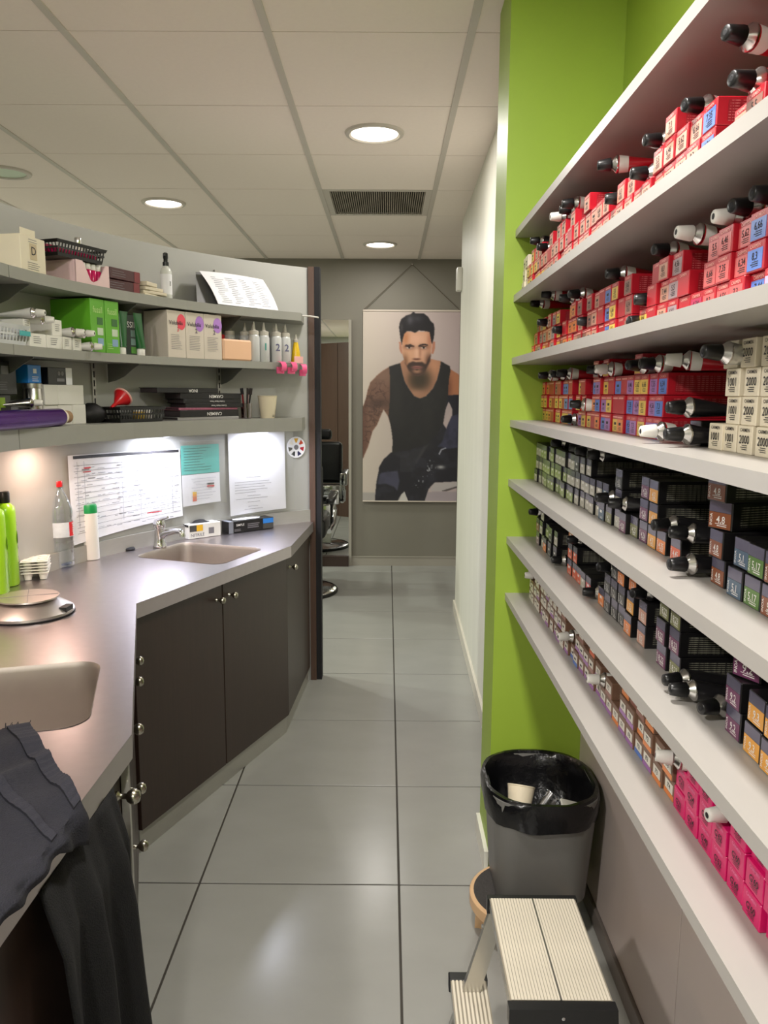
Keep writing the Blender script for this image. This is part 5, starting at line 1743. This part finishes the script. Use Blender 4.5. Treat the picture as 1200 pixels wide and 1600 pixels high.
lay(blob(684, 640, 20, 16), (226, 176, 150), .7)
beard = soft(inside([(512, 590), (536, 680), (572, 742), (590, 712), (640, 690), (684, 700), (750, 694), (778, 716), (800, 720), (850, 600), (848, 680), (806, 770), (770, 836), (706, 862), (644, 850), (594, 800), (545, 705)]), 5)
lay(beard, (52, 38, 34), .9)
lay(blob(690, 804, 52, 26), (198, 146, 116), .85)
lay(blob(690, 760, 62, 20, 1.5), (172, 112, 102), .95)
lay(blob(690, 762, 56, 4, 2), (84, 46, 44), .9)
lay(blob(690, 788, 20, 12), (60, 42, 38), .7)
hair = inside([(474, 300), (482, 250), (500, 205), (556, 165), (610, 148), (640, 120), (660, 138), (762, 140), (812, 176), (842, 224), (880, 258), (892, 320), (884, 420), (866, 490), (856, 470), (846, 410), (832, 350), (764, 338), (706, 334), (664, 362), (622, 346), (562, 346), (536, 372), (520, 430), (508, 500), (494, 440)])
lay(soft(hair, 2), (26, 23, 27))
lay(soft(hair, 2) * blob(604, 215, 40, 55), (96, 94, 100), .7)
lay(soft(hair, 2) * blob(690, 200, 60, 40), (62, 60, 68), .7)
lay(soft(hair, 2) * blob(505, 300, 16, 50), (80, 74, 74), .6)
# legs, boots and sleeve
legs = inside([(392, 1765), (300, 1850), (246, 1945), (242, 1995), (216, 2130), (198, 2360), (470, 2360), (500, 2300), (556, 2235), (606, 2360), (800, 2360), (850, 2200), (920, 2125), (1200, 2110), (1200, 1700), (1010, 1420), (930, 1560), (820, 1660), (600, 1740)])
lay(soft(legs, 2), (34, 33, 40))
lay(soft(legs, 2) * soft(inside([(280, 2010), (470, 1985), (496, 2110), (470, 2230), (430, 2180), (330, 2142), (232, 2150), (250, 2040)]), 4), (76, 76, 96), .9)
lay(soft(legs, 2) * soft(inside([(500, 1800), (700, 1720), (820, 1680), (720, 1850), (640, 2000), (500, 2000)]), 8), (50, 49, 54), .8)
lay(soft(legs, 2) * soft(inside([(780, 1690), (850, 1660), (700, 1900), (680, 1880)]), 4), (74, 72, 72), .5)
slv = inside([(1200, 1300), (1110, 1330), (1060, 1450), (1000, 1640), (948, 1692), (1080, 1716), (1200, 1700)])
lay(soft(slv, 2), (64, 64, 86))
lay(soft(slv, 2) * np.clip((nz(110, 31) - .45) * 4, 0, 1), (40, 40, 54), .7)
lay(soft(legs, 2) * np.clip((nz(120, 21) - .52) * 5, 0, 1), (58, 57, 68), .45)
lay(soft(tank, 2) * np.clip((nz(160, 22) - .5) * 4, 0, 1), (50, 48, 47), .4)
lay(soft(inside([(960, 1780), (990, 1720), (1050, 1702), (1056, 1712), (1000, 1735), (976, 1790)]), 1), (190, 192, 204), .8)
lac = np.clip((nz(26, 9, 2) - .63) * 7, 0, 1)
lay(lac * soft(inside([(850, 1850), (930, 1880), (960, 1960), (700, 2200), (640, 2200), (820, 1960)]), 5), (170, 172, 176), .8)
lay(blob(992, 1938, 46, 22), (206, 206, 204), .8)
lay(soft(inside([(920, 2130), (1200, 2115), (1200, 2190), (1000, 2232), (860, 2222)]), 2), (186, 178, 176))
lay(soft(inside([(840, 2238), (1200, 2232), (1200, 2360), (806, 2360)]), 2), (168, 156, 160))
lay(soft(inside([(1000, 2225), (1200, 2165), (1200, 2185), (1060, 2232)]), 1), (70, 62, 62), .8)
lay(soft(inside([(486, 2360), (520, 2270), (556, 2240), (606, 2360)]), 1), (206, 202, 196))
# build the printed sheet
vsb = np.stack([BX0 + (BX1 - BX0) * (gx - 50) / 1140, -.004 * np.sin((gx - 50) / 1140 * PI * 3) * np.clip(1 - np.abs((gy - 1200) / 1150) ** 2, 0, 1) * .5, BZ1 - (BZ1 - BZ0) * (gy - 105) / 2250], -1).reshape(-1, 3)
nx = GX + 1
idx = (np.arange(GY)[:, None] * nx + np.arange(GX)[None, :]).ravel()
fcs = np.stack([idx, idx + nx, idx + nx + 1, idx + 1], 1)
me = bpy.data.meshes.new('printed_sheet')
me.vertices.add(len(vsb))
me.vertices.foreach_set('co', vsb.ravel())
me.loops.add(fcs.size)
me.loops.foreach_set('vertex_index', fcs.ravel().astype(np.int32))
me.polygons.add(len(fcs))
me.polygons.foreach_set('loop_start', np.arange(len(fcs), dtype=np.int32) * 4)
me.update(calc_edges=True)
ca = me.color_attributes.new('ink', 'FLOAT_COLOR', 'POINT')
im = np.clip(img, 0, 255) / 255
li = np.where(im <= .04045, im / 12.92, ((im + .055) / 1.055) ** 2.4)
ca.data.foreach_set('color', np.concatenate([li, np.ones(li.shape[:2] + (1,))], -1).astype(np.float32).ravel())
mp_ = M('banner_print', (200, 190, 180), .45, var=0)
an = mp_.node_tree.nodes.new('ShaderNodeAttribute')
an.attribute_name = 'ink'
mp_.node_tree.links.new(an.outputs['Color'], mp_.node_tree.nodes['Principled BSDF'].inputs['Base Color'])
me.materials.append(mp_)
me.shade_smooth()
link('printed_sheet', me, t)
m_hem = M('banner_hem', (206, 194, 180), .5, var=.02)
MB().box(BX0, BX1, -.006, .004, BZ1 - .010, BZ1 + .004, .002).build('top_rail', m_hem, t)
MB().box(BX0, BX1, -.006, .004, BZ0 - .006, BZ0 + .004, .002).build('bottom_rail', m_hem, t)
ap = ((BX0 + BX1) / 2, .004, 2.42)
MB().tube([(BX0 + .004, 0, BZ1 + .002), ap, (BX1 - .004, 0, BZ1 + .002)], .0028, 6).build('hanging_cord', M('brown_cord', (96, 86, 72), .8), t)
MB().lathe([(.008, .020), (.006, .0)], 12, (ap[0], 0, ap[2]), axis='y').build('wall_hook', m_chrome, t)

# mirror with its plinth at the far wall
t = thing('standing_mirror', 'tall wall mirror beside the banner reflecting a barber chair', 'mirror', (0, 0, 0))
MB().box(-1.30, -.314, FARY - .022, FARY - .016, .085, 1.992).build('mirror_glass', m_mirror, t)
MB().box(-1.30, -.314, FARY - .016, FARY - .001, .085, 1.992).build('backing', m_farwall2, t)
MB().box(-.314, -.292, FARY - .030, FARY - .001, .0, 1.992).build('edge_trim', m_farwall2, t)
MB().box(-1.30, -.314, FARY - .06, FARY - .001, .0, .085).build('plinth', m_wenge, t)

# barber chair half hidden behind the partition end, facing the mirror
t = thing('barber_chair', 'black barber chair with chrome base half hidden behind the partition end', 'chair', (-.655, 5.52, 0), 0)
MB().lathe([(.295, 0), (.30, .006), (.295, .020), (.25, .030), (.10, .042), (.075, .06)], 56).build('base_disc', m_chrome, t, 40)
MB().lathe([(.302, .0), (.306, .010), (.300, .022), (.294, .024)], 56, cap=False).build('rubber_ring', m_black, t, 40)
MB().lathe([(.070, .05), (.062, .10), (.055, .36), (.09, .40)], 32).build('pedestal', m_chrome, t, 40)
m_vinyl = M('black_vinyl', (20, 20, 22), .32, var=.04, bump=.2, bscale=200)
MB().box(-.235, .235, -.24, .25, .42, .56, .035, 3).build('seat', m_vinyl, t, 40)
mb = MB().box(-.225, .225, -.06, .05, 0, .40, .04, 3)
mb.build('backrest', m_vinyl, t, 40, (0, -.26, .56), (.16, 0, 0))
o = MB().box(-.12, .12, -.045, .045, 0, .10, .03, 3).build('headrest', m_vinyl, t, 40, (0, -.345, .975), (.16, 0, 0))
MB().tube([(0, -.33, .92), (0, -.345, 1.0)], .012, 10).build('headrest_post', m_chrome, o.parent, 40)
for s in (-1, 1):
    MB().box(s * .265 - .03, s * .265 + .03, -.22, .24, .665, .705, .016, 2).build('armrest', m_vinyl, t, 40)
    MB().box(s * .265 - .034, s * .265 + .034, .235, .262, .60, .71, .010, 2).build('armrest_front', m_chrome, t, 40)
    MB().tube([(s * .265, .24, .66), (s * .268, .25, .56), (s * .262, .20, .46), (s * .24, .05, .43)], .018, 12).build('arm_bracket', m_chrome, t, 50)
MB().box(-.235, .235, .23, .262, .49, .60, .010, 2).build('seat_front_trim', m_chrome, t, 40)
MB().box(-.17, .17, -.02, .02, -.24, 0, .018, 3).build('leg_rest', m_vinyl, t, 40, (0, .275, .46), (.15, 0, 0))
o = MB().box(-.16, .16, -.012, .012, -.13, 0, .006, 2).build('footrest', m_alu, t, 40, (0, .335, .22), (.35, 0, 0))
for s in (-1, 1):
    MB().tube([(s * .12, .25, .42), (s * .12, .31, .20), (s * .12, .36, .09)], .010, 10).build('footrest_arm', m_chrome, t, 40)
